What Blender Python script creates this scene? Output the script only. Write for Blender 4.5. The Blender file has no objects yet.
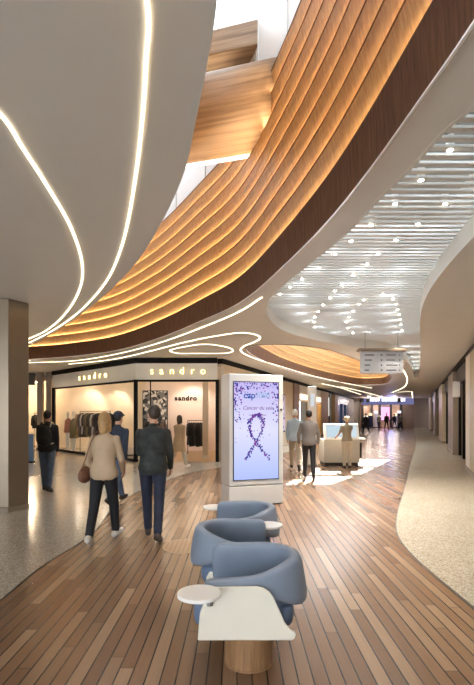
import bpy, bmesh, math, random
from mathutils import Vector, Matrix
random.seed(7)
SC = bpy.context.scene
COL = SC.collection
PI = math.pi
F = 474.0; HC = 1.7; CX = 237.0; CY = 414.0          # lens (px), eye height, principal point
ZC = 3.69                                            # main ceiling height

# ------------------------------------------------------------------ layout helpers
def K(px, py, z=ZC):                                 # survey: plan position of a point at known height
    y = F*(z-HC)/(CY-py)
    return ((px-CX)/F*y, y)
def cat(pts, n=8, closed=False):                     # Catmull-Rom sampling
    P = [Vector(p) for p in pts]; out = []; N = len(P)
    rng = N if closed else N-1
    for i in range(rng):
        p1, p2 = P[i], P[(i+1) % N]
        p0 = P[i-1] if (closed or i > 0) else p1*2-p2
        p3 = P[(i+2) % N] if (closed or i+2 < N) else p2*2-p1
        # centripetal
        def tj(ti, a, b): return ti+max((b-a).length, 1e-6)**0.5
        t0 = 0; t1 = tj(t0, p0, p1); t2 = tj(t1, p1, p2); t3 = tj(t2, p2, p3)
        for k in range(n):
            t = t1+(t2-t1)*k/n
            a1 = p0*((t1-t)/(t1-t0))+p1*((t-t0)/(t1-t0))
            a2 = p1*((t2-t)/(t2-t1))+p2*((t-t1)/(t2-t1))
            a3 = p2*((t3-t)/(t3-t2))+p3*((t-t2)/(t3-t2))
            b1 = a1*((t2-t)/(t2-t0))+a2*((t-t0)/(t2-t0))
            b2 = a2*((t3-t)/(t3-t1))+a3*((t-t1)/(t3-t1))
            out.append(b1*((t2-t)/(t2-t1))+b2*((t-t1)/(t2-t1)))
    if not closed: out.append(P[-1].copy())
    return out
def normals(pts, closed=False):                      # left-hand plan normals
    N = len(pts); out = []
    for i in range(N):
        a = pts[i-1] if (closed or i > 0) else pts[i]
        b = pts[(i+1) % N] if (closed or i < N-1) else pts[i]
        d = (b-a); d = Vector((d.x, d.y)); d.normalize() if d.length else None
        out.append(Vector((-d.y, d.x)))
    return out

# ------------------------------------------------------------------ mesh builder
class MB:
    def __init__(s): s.v = []; s.f = []
    def add(s, v, f):
        o = len(s.v); s.v += [tuple(p) for p in v]; s.f += [tuple(i+o for i in q) for q in f]; return s
    def box(s, x0, x1, y0, y1, z0, z1, M=None):
        v = [Vector((x, y, z)) for z in (z0, z1) for x, y in ((x0, y0), (x1, y0), (x1, y1), (x0, y1))]
        if M is not None: v = [M @ p for p in v]
        return s.add(v, [(3, 2, 1, 0), (4, 5, 6, 7), (0, 1, 5, 4), (1, 2, 6, 5), (2, 3, 7, 6), (3, 0, 4, 7)])
    def prism(s, poly, z0, z1):                      # plan polygon (CCW) extruded up
        n = len(poly)
        v = [(p[0], p[1], z0) for p in poly]+[(p[0], p[1], z1) for p in poly]
        return s.add(v, [tuple(range(n))[::-1], tuple(range(n, 2*n))]+[(i, (i+1) % n, n+(i+1) % n, n+i) for i in range(n)])
    def tube(s, pts, r, seg=8, cap=True):
        P = [Vector(p) for p in pts]; R = r if isinstance(r, (list, tuple)) else [r]*len(P)
        v = []; f = []
        for i, p in enumerate(P):
            t = (P[min(i+1, len(P)-1)]-P[max(i-1, 0)]).normalized()
            a = t.orthogonal() if abs(t.z) > .95 else t.cross(Vector((0, 0, 1)))
            a.normalize(); b = t.cross(a)
            if abs(t.z) > .95: a = Vector((1, 0, 0)); b = t.cross(a).normalized(); a = b.cross(t)
            for k in range(seg):
                w = 2*PI*k/seg; v.append(p+(a*math.cos(w)+b*math.sin(w))*R[i])
        for i in range(len(P)-1):
            for k in range(seg):
                f.append((i*seg+k, i*seg+(k+1) % seg, (i+1)*seg+(k+1) % seg, (i+1)*seg+k))
        if cap: f += [tuple(range(seg))[::-1], tuple((len(P)-1)*seg+k for k in range(seg))]
        return s.add(v, f)
    def lathe(s, prof, seg=32, c=(0, 0, 0)):         # profile (r,z) from bottom to top
        v = []; f = []; n = len(prof)
        for r, z in prof:
            for k in range(seg):
                w = 2*PI*k/seg; v.append((c[0]+r*math.cos(w), c[1]+r*math.sin(w), c[2]+z))
        for i in range(n-1):
            for k in range(seg):
                f.append((i*seg+k, i*seg+(k+1) % seg, (i+1)*seg+(k+1) % seg, (i+1)*seg+k))
        f += [tuple(range(seg))[::-1], tuple((n-1)*seg+k for k in range(seg))]
        return s.add(v, f)
    def loft(s, rings, closed_path=False, cap=True): # rings: equal-length closed loops
        n = len(rings[0]); m = len(rings)
        v = [p for r in rings for p in r]; f = []
        for i in range(m if closed_path else m-1):
            j = (i+1) % m
            for k in range(n):
                f.append((i*n+k, i*n+(k+1) % n, j*n+(k+1) % n, j*n+k))
        if cap and not closed_path: f += [tuple(range(n))[::-1], tuple((m-1)*n+k for k in range(n))]
        return s.add(v, f)
    def ell(s, c, r, M=None, seg=16, rings=10):
        v = [Vector((0, 0, -1))]; f = []
        for i in range(1, rings):
            a = -PI/2+PI*i/rings
            for k in range(seg): v.append(Vector((math.cos(a)*math.cos(2*PI*k/seg), math.cos(a)*math.sin(2*PI*k/seg), math.sin(a))))
        v.append(Vector((0, 0, 1)))
        for k in range(seg): f.append((0, 1+(k+1) % seg, 1+k))
        for i in range(rings-2):
            for k in range(seg): f.append((1+i*seg+k, 1+i*seg+(k+1) % seg, 1+(i+1)*seg+(k+1) % seg, 1+(i+1)*seg+k))
        b = 1+(rings-2)*seg; L = len(v)-1
        for k in range(seg): f.append((b+k, b+(k+1) % seg, L))
        out = []
        for p in v:
            q = Vector((p.x*r[0], p.y*r[1], p.z*r[2]))
            if M is not None: q = M @ q
            out.append(q+Vector(c))
        return s.add(out, f)
    def cap(s, a, b, ra, rb, seg=14):                # tapered capsule
        a = Vector(a); b = Vector(b); t = (b-a); L = t.length; t.normalize()
        x = t.orthogonal().normalized(); y = t.cross(x)
        prof = [(-ra*.98, .18*ra), (-ra*.7, .71*ra), (-ra*.3, .95*ra), (0, ra), (L*.5, (ra+rb)/2), (L, rb), (L+.3*rb, .95*rb), (L+.7*rb, .71*rb), (L+.98*rb, .18*rb)]
        rings = [[a+t*h+(x*math.cos(2*PI*k/seg)+y*math.sin(2*PI*k/seg))*r for k in range(seg)] for h, r in prof]
        return s.loft(rings)
    def build(s, name, m, parent=None, smooth=False, bevel=0, loc=None, sub=0):
        me = bpy.data.meshes.new(name); me.from_pydata(s.v, [], s.f); me.update()
        bm = bmesh.new(); bm.from_mesh(me); bmesh.ops.recalc_face_normals(bm, faces=bm.faces); bm.to_mesh(me); bm.free()
        return link(name, me, m, parent, smooth, bevel, loc, sub)
def link(name, me, m, parent=None, smooth=False, bevel=0, loc=None, sub=0):
    o = bpy.data.objects.new(name, me); COL.objects.link(o)
    if m is not None: me.materials.append(m)
    if smooth: me.polygons.foreach_set('use_smooth', [True]*len(me.polygons))
    if bevel:
        b = o.modifiers.new('bevel', 'BEVEL'); b.width = bevel; b.segments = 3; b.limit_method = 'ANGLE'; b.angle_limit = .6
        me.polygons.foreach_set('use_smooth', [True]*len(me.polygons))
        o.modifiers.new('wn', 'WEIGHTED_NORMAL')
    if sub:
        d = o.modifiers.new('sub', 'SUBSURF'); d.levels = sub; d.render_levels = sub
    if parent is not None: o.parent = parent
    if loc is not None: o.location = loc
    return o
def tag(o, label=None, cat=None, group=None, kind=None):
    if label: o['label'] = label
    if cat: o['category'] = cat
    if group: o['group'] = group
    if kind: o['kind'] = kind
    return o
def thing(name, label, cat, loc=(0, 0, 0), rz=0, group=None):
    o = bpy.data.objects.new(name, None); COL.objects.link(o)
    o.location = loc; o.rotation_euler = (0, 0, rz); o.empty_display_size = .1
    return tag(o, label, cat, group)
def struct(o): o['kind'] = 'structure'; return o
def dup(root, loc, rz=None, label=None, group=None):
    r = root.copy(); COL.objects.link(r); r.location = loc
    if rz is not None: r.rotation_euler = (0, 0, rz)
    if label: r['label'] = label
    if group: r['group'] = group
    for ch in list(root.children):
        c = ch.copy(); COL.objects.link(c); c.parent = r
        for g in list(ch.children):
            d = g.copy(); COL.objects.link(d); d.parent = c
    return r

# ------------------------------------------------------------------ materials
def newmat(name):
    m = bpy.data.materials.new(name); m.use_nodes = True; nt = m.node_tree
    return m, nt, nt.nodes, nt.links, nt.nodes['Principled BSDF']
def lin(c):
    return tuple(((x/255)/12.92 if x/255 <= .04045 else ((x/255+.055)/1.055)**2.4) for x in c)
def mat(name, c, rough=.5, metal=0, var=.06, scale=6, bump=0, spec=.5, coat=0):
    m, nt, N, L, B = newmat(name); c = lin(c)
    tc = N.new('ShaderNodeTexCoord'); nz = N.new('ShaderNodeTexNoise'); nz.inputs['Scale'].default_value = scale; nz.inputs['Detail'].default_value = 4
    L.new(tc.outputs['Object'], nz.inputs['Vector'])
    r = N.new('ShaderNodeValToRGB'); r.color_ramp.elements[0].position = .3; r.color_ramp.elements[1].position = .7
    r.color_ramp.elements[0].color = tuple(x*(1-var) for x in c)+(1,); r.color_ramp.elements[1].color = tuple(min(1, x*(1+var)) for x in c)+(1,)
    L.new(nz.outputs['Fac'], r.inputs['Fac']); L.new(r.outputs['Color'], B.inputs['Base Color'])
    B.inputs['Roughness'].default_value = rough; B.inputs['Metallic'].default_value = metal
    B.inputs['Specular IOR Level'].default_value = spec; B.inputs['Coat Weight'].default_value = coat
    if bump:
        b = N.new('ShaderNodeBump'); b.inputs['Strength'].default_value = bump; b.inputs['Distance'].default_value = .01
        L.new(nz.outputs['Fac'], b.inputs['Height']); L.new(b.outputs['Normal'], B.inputs['Normal'])
    return m
def emis(name, c, s):
    m, nt, N, L, B = newmat(name); N.remove(B)
    e = N.new('ShaderNodeEmission'); e.inputs['Color'].default_value = lin(c)+(1,); e.inputs['Strength'].default_value = s
    L.new(e.outputs[0], N['Material Output'].inputs['Surface']); return m
def glassmat(name, tint=(1, 1, 1), refl=.08):
    m, nt, N, L, B = newmat(name); N.remove(B)
    t = N.new('ShaderNodeBsdfTransparent'); t.inputs['Color'].default_value = tint+(1,)
    g = N.new('ShaderNodeBsdfGlossy'); g.inputs['Roughness'].default_value = .02
    mx = N.new('ShaderNodeMixShader'); mx.inputs['Fac'].default_value = refl*.5
    L.new(t.outputs[0], mx.inputs[1]); L.new(g.outputs[0], mx.inputs[2]); L.new(mx.outputs[0], N['Material Output'].inputs['Surface']); return m
def frosted(name, k=.3):
    m, nt, N, L, B = newmat(name); N.remove(B)
    t = N.new('ShaderNodeBsdfTranslucent'); t.inputs['Color'].default_value = (.94*k, .97*k, k, 1)
    g = N.new('ShaderNodeBsdfTransparent'); mx = N.new('ShaderNodeMixShader'); mx.inputs['Fac'].default_value = .04
    L.new(t.outputs[0], mx.inputs[1]); L.new(g.outputs[0], mx.inputs[2]); L.new(mx.outputs[0], N['Material Output'].inputs['Surface']); return m
def wood(name, c1, c2, stretch=(30, 30, 1.5), rough=.45, scale=1.0, spec=.4):
    m, nt, N, L, B = newmat(name)
    tc = N.new('ShaderNodeTexCoord'); mp = N.new('ShaderNodeMapping'); mp.inputs['Scale'].default_value = stretch
    L.new(tc.outputs['Object'], mp.inputs['Vector'])
    nz = N.new('ShaderNodeTexNoise'); nz.inputs['Scale'].default_value = scale; nz.inputs['Detail'].default_value = 6; nz.inputs['Roughness'].default_value = .65
    L.new(mp.outputs[0], nz.inputs['Vector'])
    r = N.new('ShaderNodeValToRGB'); r.color_ramp.elements[0].position = .32; r.color_ramp.elements[1].position = .68
    r.color_ramp.elements[0].color = lin(c1)+(1,); r.color_ramp.elements[1].color = lin(c2)+(1,)
    L.new(nz.outputs['Fac'], r.inputs['Fac']); L.new(r.outputs['Color'], B.inputs['Base Color'])
    B.inputs['Roughness'].default_value = rough; B.inputs['Specular IOR Level'].default_value = spec
    return m
def floorwood():
    m, nt, N, L, B = newmat('plank_floor')
    tc = N.new('ShaderNodeTexCoord'); sp = N.new('ShaderNodeSeparateXYZ'); L.new(tc.outputs['Object'], sp.inputs[0])
    def mth(op, a, b=None, c=None):
        n = N.new('ShaderNodeMath'); n.operation = op
        for k, v in enumerate((a, b, c)):
            if v is None: continue
            if isinstance(v, (int, float)): n.inputs[k].default_value = v
            else: L.new(v, n.inputs[k])
        return n.outputs[0]
    PW, PL = .098, 1.9
    u = mth('DIVIDE', sp.outputs['X'], PW); row = mth('FLOOR', u)
    wn = N.new('ShaderNodeTexWhiteNoise'); wn.noise_dimensions = '1D'; L.new(row, wn.inputs['W'])
    v = mth('ADD', mth('DIVIDE', sp.outputs['Y'], PL), mth('MULTIPLY', wn.outputs['Value'], 7.0)); idx = mth('FLOOR', v)
    cb = N.new('ShaderNodeCombineXYZ'); L.new(row, cb.inputs[0]); L.new(idx, cb.inputs[1])
    w2 = N.new('ShaderNodeTexWhiteNoise'); w2.noise_dimensions = '2D'; L.new(cb.outputs[0], w2.inputs['Vector'])
    ramp = N.new('ShaderNodeValToRGB'); cr = ramp.color_ramp
    cr.elements[0].color = lin((126, 97, 75))+(1,); cr.elements[1].color = lin((168, 138, 110))+(1,)
    e = cr.elements.new(.4); e.color = lin((140, 109, 84))+(1,)
    e = cr.elements.new(.8); e.color = lin((153, 122, 96))+(1,)
    L.new(w2.outputs['Value'], ramp.inputs['Fac'])
    off = N.new('ShaderNodeVectorMath'); off.operation = 'MULTIPLY_ADD'; L.new(w2.outputs['Color'], off.inputs[0]); off.inputs[1].default_value = (9, 9, 9); L.new(tc.outputs['Object'], off.inputs[2])
    mp2 = N.new('ShaderNodeMapping'); mp2.inputs['Scale'].default_value = (34, 1.6, 1); L.new(off.outputs[0], mp2.inputs['Vector'])
    nz = N.new('ShaderNodeTexNoise'); nz.inputs['Scale'].default_value = 1.5; nz.inputs['Detail'].default_value = 5; nz.inputs['Roughness'].default_value = .6; nz.inputs['Distortion'].default_value = .5
    L.new(mp2.outputs[0], nz.inputs['Vector'])
    mr = N.new('ShaderNodeMapRange'); mr.inputs['From Min'].default_value = .25; mr.inputs['From Max'].default_value = .75; mr.inputs['To Min'].default_value = .93; mr.inputs['To Max'].default_value = 1.06
    L.new(nz.outputs['Fac'], mr.inputs['Value'])
    mul = N.new('ShaderNodeVectorMath'); mul.operation = 'SCALE'; L.new(ramp.outputs['Color'], mul.inputs[0]); L.new(mr.outputs[0], mul.inputs['Scale'])
    sx = mth('GREATER_THAN', mth('ABSOLUTE', mth('SUBTRACT', mth('FRACT', u), .5)), .448)
    sy = mth('GREATER_THAN', mth('ABSOLUTE', mth('SUBTRACT', mth('FRACT', v), .5)), .4988)
    seam = mth('MAXIMUM', sx, sy)
    mx = N.new('ShaderNodeMixRGB'); mx.inputs['Color2'].default_value = lin((48, 36, 29))+(1,)
    L.new(mth('MULTIPLY', seam, .95), mx.inputs['Fac']); L.new(mul.outputs[0], mx.inputs['Color1']); L.new(mx.outputs[0], B.inputs['Base Color'])
    rr = N.new('ShaderNodeMapRange'); rr.inputs['To Min'].default_value = .22; rr.inputs['To Max'].default_value = .28; L.new(nz.outputs['Fac'], rr.inputs['Value']); L.new(rr.outputs[0], B.inputs['Roughness'])
    b = N.new('ShaderNodeBump'); b.inputs['Strength'].default_value = .12; b.inputs['Distance'].default_value = .003; b.invert = True
    L.new(seam, b.inputs['Height']); L.new(b.outputs[0], B.inputs['Normal'])
    return m
def terrazzo(name, base, chip1, chip2, rough=.2):
    m, nt, N, L, B = newmat(name)
    tc = N.new('ShaderNodeTexCoord'); v = N.new('ShaderNodeTexVoronoi'); v.inputs['Scale'].default_value = 75
    L.new(tc.outputs['Object'], v.inputs['Vector'])
    sp = N.new('ShaderNodeSeparateColor'); L.new(v.outputs['Color'], sp.inputs[0])
    r = N.new('ShaderNodeValToRGB'); cr = r.color_ramp; cr.interpolation = 'CONSTANT'
    cr.elements[0].color = lin(base)+(1,); cr.elements[1].color = lin(chip2)+(1,); cr.elements[1].position = .86
    e = cr.elements.new(.62); e.color = lin(chip1)+(1,)
    L.new(sp.outputs[0], r.inputs['Fac'])
    nz = N.new('ShaderNodeTexNoise'); nz.inputs['Scale'].default_value = .9; nz.inputs['Detail'].default_value = 3; L.new(tc.outputs['Object'], nz.inputs['Vector'])
    mr = N.new('ShaderNodeMapRange'); mr.inputs['To Min'].default_value = .88; mr.inputs['To Max'].default_value = 1.1; L.new(nz.outputs['Fac'], mr.inputs['Value'])
    mul = N.new('ShaderNodeVectorMath'); mul.operation = 'SCALE'; L.new(r.outputs['Color'], mul.inputs[0]); L.new(mr.outputs[0], mul.inputs['Scale'])
    L.new(mul.outputs[0], B.inputs['Base Color']); B.inputs['Roughness'].default_value = rough
    return m

M = {}
M['white'] = mat('ceiling_paint', (232, 228, 220), .45, var=.02, scale=1.5, spec=.35)
M['shaft'] = mat('shaft_white', (226, 230, 234), .4, var=.02, scale=1)
M['slat'] = mat('slat_white', (238, 240, 240), .35, var=.02)
M['plenum'] = mat('plenum_grey', (120, 124, 122), .7, var=.08, scale=2)
M['floor'] = floorwood()
M['ter_l'] = terrazzo('terrazzo_grey', (186, 178, 165), (158, 148, 134), (212, 206, 196), .16)
M['ter_r'] = terrazzo('terrazzo_beige', (190, 180, 162), (160, 146, 124), (210, 202, 188), .26)
M['oak'] = wood('oak_slats', (176, 134, 86), (208, 168, 116), (11, 11, .9), .5, 3)
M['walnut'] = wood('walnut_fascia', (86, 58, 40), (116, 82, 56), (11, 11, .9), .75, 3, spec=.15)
M['beam'] = wood('beam_oak', (104, 80, 58), (168, 142, 114), (.25, 6, 6), .42, 1.6)
M['led'] = emis('led_warm', (255, 226, 184), 30)
M['ledw'] = emis('led_white', (255, 236, 200), 2.6); M['led2'] = emis('led_far', (255, 226, 184), 9)
M['lens'] = emis('downlight_lens', (255, 236, 205), 26)
M['glass'] = glassmat('clear_glass')
M['frost'] = frosted('skylight_glazing', .22); M['frost2'] = frosted('roof_glazing', .34)
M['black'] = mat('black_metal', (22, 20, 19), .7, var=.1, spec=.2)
M['bronze'] = mat('bronze_panel', (128, 113, 94), .32, metal=.55, var=.05, scale=2)
M['stone'] = mat('beige_stone', (196, 180, 150), .4, var=.05, scale=3)
M['stone_d'] = mat('taupe_stone', (140, 122, 102), .4, var=.05, scale=3)
M['cream'] = mat('cream_wall', (222, 206, 182), .6, var=.03, scale=2)
M['greywall'] = mat('grey_wall', (176, 168, 156), .6, var=.03, scale=2)
M['header'] = mat('pale_header', (240, 233, 220), .45, var=.03, scale=2)
M['blush'] = mat('blush_wall', (242, 222, 208), .6, var=.02)
M['dark'] = mat('dark_wall', (52, 46, 42), .5, var=.1)
M['blue'] = mat('blue_leather', (126, 136, 151), .42, var=.05, scale=5, bump=.05)
M['blue_d'] = mat('blue_seat', (104, 121, 147), .42, var=.05, scale=5, bump=.05)
M['shell'] = mat('cream_shell', (232, 224, 206), .35, var=.02)
M['plinthwood'] = wood('pedestal_wood', (128, 92, 62), (168, 128, 90), (20, 20, 1.5), .4, 2)
M['wtop'] = mat('white_laminate', (244, 240, 232), .25, var=.01)
M['steel'] = mat('steel', (150, 148, 144), .3, metal=.9, var=.05)
M['totem'] = mat('totem_metal', (222, 218, 212), .35, var=.02)
M['screen'] = None
M['gold'] = emis('sign_gold', (255, 226, 150), 2.2)
M['brass'] = mat('brass', (190, 150, 80), .3, metal=.9)

# ------------------------------------------------------------------ camera, world, sun
cam = bpy.data.cameras.new('camera'); co = bpy.data.objects.new('camera', cam); COL.objects.link(co); SC.camera = co
co.location = (0, 0, HC); co.rotation_euler = (PI/2, 0, 0)
cam.sensor_fit = 'VERTICAL'; cam.sensor_height = 36; cam.lens = F/685*36; cam.shift_y = (CY-342.5)/685; cam.clip_end = 300; cam.clip_start = .05
SC.view_settings.view_transform = 'Standard'; SC.view_settings.look = 'None'; SC.view_settings.gamma = 1; SC.view_settings.exposure = 0.8
SC.view_settings.use_curve_mapping = False
w = bpy.data.worlds.new('sky'); SC.world = w; w.use_nodes = True
bg = w.node_tree.nodes['Background']; bg.inputs['Color'].default_value = (.80, .90, 1, 1); bg.inputs['Strength'].default_value = 5.8
def light(name, kind, loc, energy, color=(1, 1, 1), rot=(0, 0, 0), size=.2, sy=None, spot=None, blend=.5):
    d = bpy.data.lights.new(name, kind); d.energy = energy; d.color = color
    if kind == 'AREA':
        d.size = size
        if sy: d.shape = 'RECTANGLE'; d.size_y = sy
    elif kind != 'SUN': d.shadow_soft_size = size
    if spot: d.spot_size = spot; d.spot_blend = blend
    o = bpy.data.objects.new(name, d); COL.objects.link(o); o.location = loc; o.rotation_euler = rot; return o
SUN = Vector((1.2, 4.5, 3.69)).normalized()
so = light('sun', 'SUN', (10, 40, 30), 30, (1, .96, .9)); so.rotation_euler = SUN.to_track_quat('Z', 'Y').to_euler(); so.data.angle = .009

# ------------------------------------------------------------------ ceiling outlines
Rpx = [(474, 20), (420, 98), (367, 172), (330, 218), (285, 264), (240, 302), (200, 321), (155, 339), (111, 351), (60, 357), (28, 359)]
Rpt = [(.75, -4.6), (1.08, -3.2), (1.2, -1.5), (1.22, .6)]+[K(*p) for p in Rpx]+[(-9.3, 18.0)]
Lpx = [(217, 0), (208, 60), (196, 120), (185, 170), (160, 225), (130, 270), (80, 315), (30, 345)]
Lpt = [(-.05, -4.6), (.02, -3.2), (.04, -1.5), (.01, .6)]+[K(*p) for p in Lpx]+[(-9.2, 17.4)]
RC = cat([Vector((a, b, 0)) for a, b in Rpt], 8)
LC = cat([Vector((a, b, 0)) for a, b in Lpt], 8)
void1 = RC+LC[::-1]
O2 = [K(247, 347), K(274, 365), K(308, 375.5), K(341, 382), (8.6, 32.2), (9.6, 31.6), K(390, 380), K(389, 374), K(372, 365.5), K(345, 355), K(318, 347.5), K(285, 344.5), K(262, 344.5)]
OC = cat([Vector((a, b, 0)) for a, b in O2], 8, True)
def area(P): return sum(P[i-1].x*P[i].y-P[i].x*P[i-1].y for i in range(len(P)))/2
if area(OC) < 0: OC.reverse()
pk_left = [(474, 108), (447, 131), (415, 166), (380, 200), (350, 231), (310, 264), (274, 294), (267, 306), (272, 322), (285, 331), (320, 341), (355, 346.5), (385, 350), (402, 356.5), (410.5, 366), (414, 377.5)]
pk_right = [(474, 236), (447, 266), (429, 291), (421, 312), (420, 330), (421, 345), (420.5, 358), (419.5, 370), (418.2, 377.5)]
PKL = [(1.7, -4), (1.66, 0), (1.6, 1.8)]+[K(*p) for p in pk_left]
PKR = [(2.3, -4), (2.35, 0), (2.42, 2.6), (2.5, 4.2)]+[K(*p) for p in pk_right]
pkl = cat([Vector((a, b, 0)) for a, b in PKL], 8); pkr = cat([Vector((a, b, 0)) for a, b in PKR], 8)
pocket = pkl+pkr[::-1]
def fill_with_holes(outer, holes, z):
    bm = bmesh.new()
    for loop in [outer]+holes:
        vs = [bm.verts.new((p[0], p[1], z)) for p in loop]
        for i in range(len(vs)): bm.edges.new((vs[i-1], vs[i]))
    bmesh.ops.triangle_fill(bm, edges=bm.edges[:], use_beauty=True, use_dissolve=False)
    me = bpy.data.meshes.new('ceiling'); 
    for f in bm.faces:
        if f.normal.z > 0: f.normal_flip()
    bm.to_mesh(me); bm.free(); return me
struct(link('ceiling', fill_with_holes([(-20, -9), (30, -9), (30, 66), (-20, 66)], [void1, OC, pocket], ZC), M['white']))
def curtain(pts, z0, z1, closed=False, off=0, thick=.03, nr=None):
    nr = nr or normals(pts, closed); b = MB()
    rings = []
    for p, n in zip(pts, nr):
        a = Vector((p.x, p.y, 0))+Vector((n.x, n.y, 0))*off; c = a-Vector((n.x, n.y, 0))*thick
        rings.append([(a.x, a.y, z0), (a.x, a.y, z1), (c.x, c.y, z1), (c.x, c.y, z0)])
    return b.loft(rings, closed_path=closed)
# slat pocket: fascia lip all round, plenum above
pc = pocket if area(pocket) > 0 else pocket[::-1]
struct(curtain(pc, ZC-.004, 4.45, True).build('trim_1', M['white'], smooth=False))
pe = [(p.x-n.x*.03, p.y-n.y*.03) for p, n in zip(pc, normals(pc, True))]
struct(MB().prism(pe, 4.45, 4.5).build('ceiling_plenum', M['plenum']))

# ------------------------------------------------------------------ timber rings
def ring(pts, nb, label, zf=.44, step=.31, closed=False, led='led'):
    root = thing('timber_ceiling_ring', label, 'ceiling feature', (0, 0, 0))
    nr = normals(pts, closed)
    def prof_sweep(prof):
        b = MB(); b.loft([[(p.x+n.x*o, p.y+n.y*o, z) for o, z in prof] for p, n in zip(pts, nr)], closed_path=closed); return b
    prof_sweep([(.0, ZC-.012), (.022, ZC+zf), (.012, ZC+zf), (-.02, ZC-.012)]).build('fascia', M['walnut'], root)['label'] = 'dark walnut fascia band'
    prof_sweep([(-.014, ZC-.018), (.006, ZC-.018), (.006, ZC-.004), (-.014, ZC-.004)]).build('lip', M['wtop'], root)['label'] = 'thin white lip under the walnut band'
    z = ZC+zf
    for k in range(nb):
        prof_sweep([(-.036, z-.03), (.030, z+step), (.016, z+step+.002), (-.05, z-.03)]).build('timber_board', M['oak'], root)
        prof_sweep([(.0285, z+step-.016), (.0325, z+step+.001), (.015, z+step+.004), (.015, z+step-.016)]).build('edge_shade_strip', M['walnut'], root)  # dark strip added to draw the shade line at each board's top
        prof_sweep([(-.016, z-.026), (-.016, z-.012), (.004, z-.012), (.004, z-.026)]).build('light_strip', M[led], root)
        z += step
    return root, z, nr
r1, ztop, nr1 = ring(RC, 8, 'large curved stepped timber ring rising above the long skylight void')
r2, ztop2, nr2 = ring(OC, 5, 'smaller far oval stepped timber ring in the ceiling beyond the totem', closed=True, led='led2')

# shaft walls and roofs
ZR = 9.6
struct(curtain(RC, ZC+.02, ZR, off=-.13, nr=nr1).build('wall_shaft_right', M['shaft']))
nl = [-n for n in normals(LC)]
struct(curtain(LC, ZC+.012, ZR, off=0, nr=nl).build('wall_shaft_left', M['beam']))
struct(curtain(OC, ZC+.02, 7.4, True, off=-.13, nr=nr2).build('wall_shaft_far', M['shaft']))
for e in (0, -1):
    a, b = RC[e], LC[e]
    m = MB(); m.add([(a.x+.2, a.y, ZC), (b.x-.2, b.y, ZC), (b.x-.2, b.y, ZR), (a.x+.2, a.y, ZR)], [(0, 1, 2, 3)]); struct(m.build('wall_shaft_end', M['shaft']))
# seams on the shaft wall
sm = MB()
for i in range(20, len(RC)-4, 5):
    p, n = RC[i], nr1[i]; q = (p.x-n.x*.128, p.y-n.y*.128)
    sm.tube([(q[0], q[1], ztop-.2), (q[0], q[1], ZR)], .012, 6)
struct(sm.build('trim_2', M['steel']))
sk = thing('skylight', 'frosted white glazed skylight over the long ceiling void', 'skylight', (0, 0, ZR))
g = MB(); n0 = len(RC); v = [(p.x, p.y, 0) for p in RC]+[(p.x, p.y, 0) for p in LC]
ex = lambda P, nn, d: [Vector((p.x-n.x*d, p.y-n.y*d, 0)) for p, n in zip(P, nn)]
Re, Le = ex(RC, nr1, .2), ex(LC, nl, .1)
g.add(Re+Le, [(i, i+1, n0+i+1, n0+i) for i in range(n0-1)] if len(LC) == len(RC) else [])
if len(LC) != len(RC):
    g = MB(); P = Re+Le[::-1]; g.add(P, [tuple(range(len(P)))])
g.build('glass', M['frost'], sk)
for yy in [2, 4, 5.5, 7.0, 8.5, 10, 11.5, 13, 15]:
    MB().box(-9, 1.6, yy-.03, yy+.03, -.1, -.02).build('mullion', M['shaft'], sk)

# beams crossing the void
bt = thing('timber_beam', 'rounded oak veneered beam crossing the skylight void', 'beam', (0, 0, 0))
def beam_prof(w, h, n=40, e=2.6):
    out = []
    for k in range(n):
        a = 2*PI*k/n; c, s_ = math.cos(a), math.sin(a)
        out.append((w*math.copysign(abs(c)**(2/e), c), h*math.copysign(abs(s_)**(2/e), s_)))
    return out
def beam(t, A, B, prof, smooth, bev=0):
    d = B-A; t.location = A; t.rotation_euler.z = math.atan2(d.y, d.x)
    MB().loft([[(x, u, v) for u, v in prof] for x in (0, d.length)]).build('casing', M['beam'], t, smooth=smooth, bevel=bev); return d.length
Lb_ = beam(bt, Vector((-2.6, 8.35, 6.5)), Vector((.98, 7.27, 6.5)), beam_prof(.62, .52), True)
MB().box(0, Lb_-.95, .47, .53, -.45, -.41).build('light_slot', emis('slot_glow', (255, 246, 230), 1.6), bt)
bt2 = thing('timber_beam', 'square edged oak beam high in the skylight void behind the rounded beam', 'beam', (0, 0, 0))
beam(bt2, Vector((-2.6, 9.2, 8.1)), Vector((.68, 8.25, 8.1)), [(-.40, -.22), (.34, -.22), (.34, .22), (-.40, .22)], False, .03)

# unseen far roof: frosted to add daylight, slots cut to place the sun patches
def sun_slot_roof():
    z = 7.4
    bm = bmesh.new(); outer = [(-.3, 12.6), (15, 12.6), (15, 38), (-.3, 38)]
    holes = []
    off = Vector((SUN.x, SUN.y))*(z/SUN.z)
    for poly in FLOORPATCH:
        holes.append([(p[0]+off.x, p[1]+off.y) for p in poly])
    me = fill_with_holes(outer, holes, z); return me, holes, z
def FP(px, py): y = F*HC/(py-CY); return ((px-CX)/F*y, y)
FLOORPATCH = [[FP(285, 485), FP(331, 484), FP(352, 476.5), FP(300, 476.5)],
              [FP(296, 474.5), FP(368, 474), FP(385, 468), FP(310, 468)],
              [FP(316, 466), FP(391, 466), FP(398, 459.5), FP(325, 459.5)]]
me, holes, zz = sun_slot_roof(); struct(link('ceiling_roof', me, M['frost2']))
sk2 = thing('skylight', 'unseen slotted clear skylight, shaped for the sun, above the far oval void', 'skylight', (0, 0, zz+.02))
for h in holes:
    g = MB(); c = sum((Vector(p) for p in h), Vector((0, 0)))/4
    g.add([((p[0]-c.x)*1.1+c.x, (p[1]-c.y)*1.1+c.y, 0) for p in h], [(0, 1, 2, 3)]); g.build('glass', M['glass'], sk2)

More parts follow.
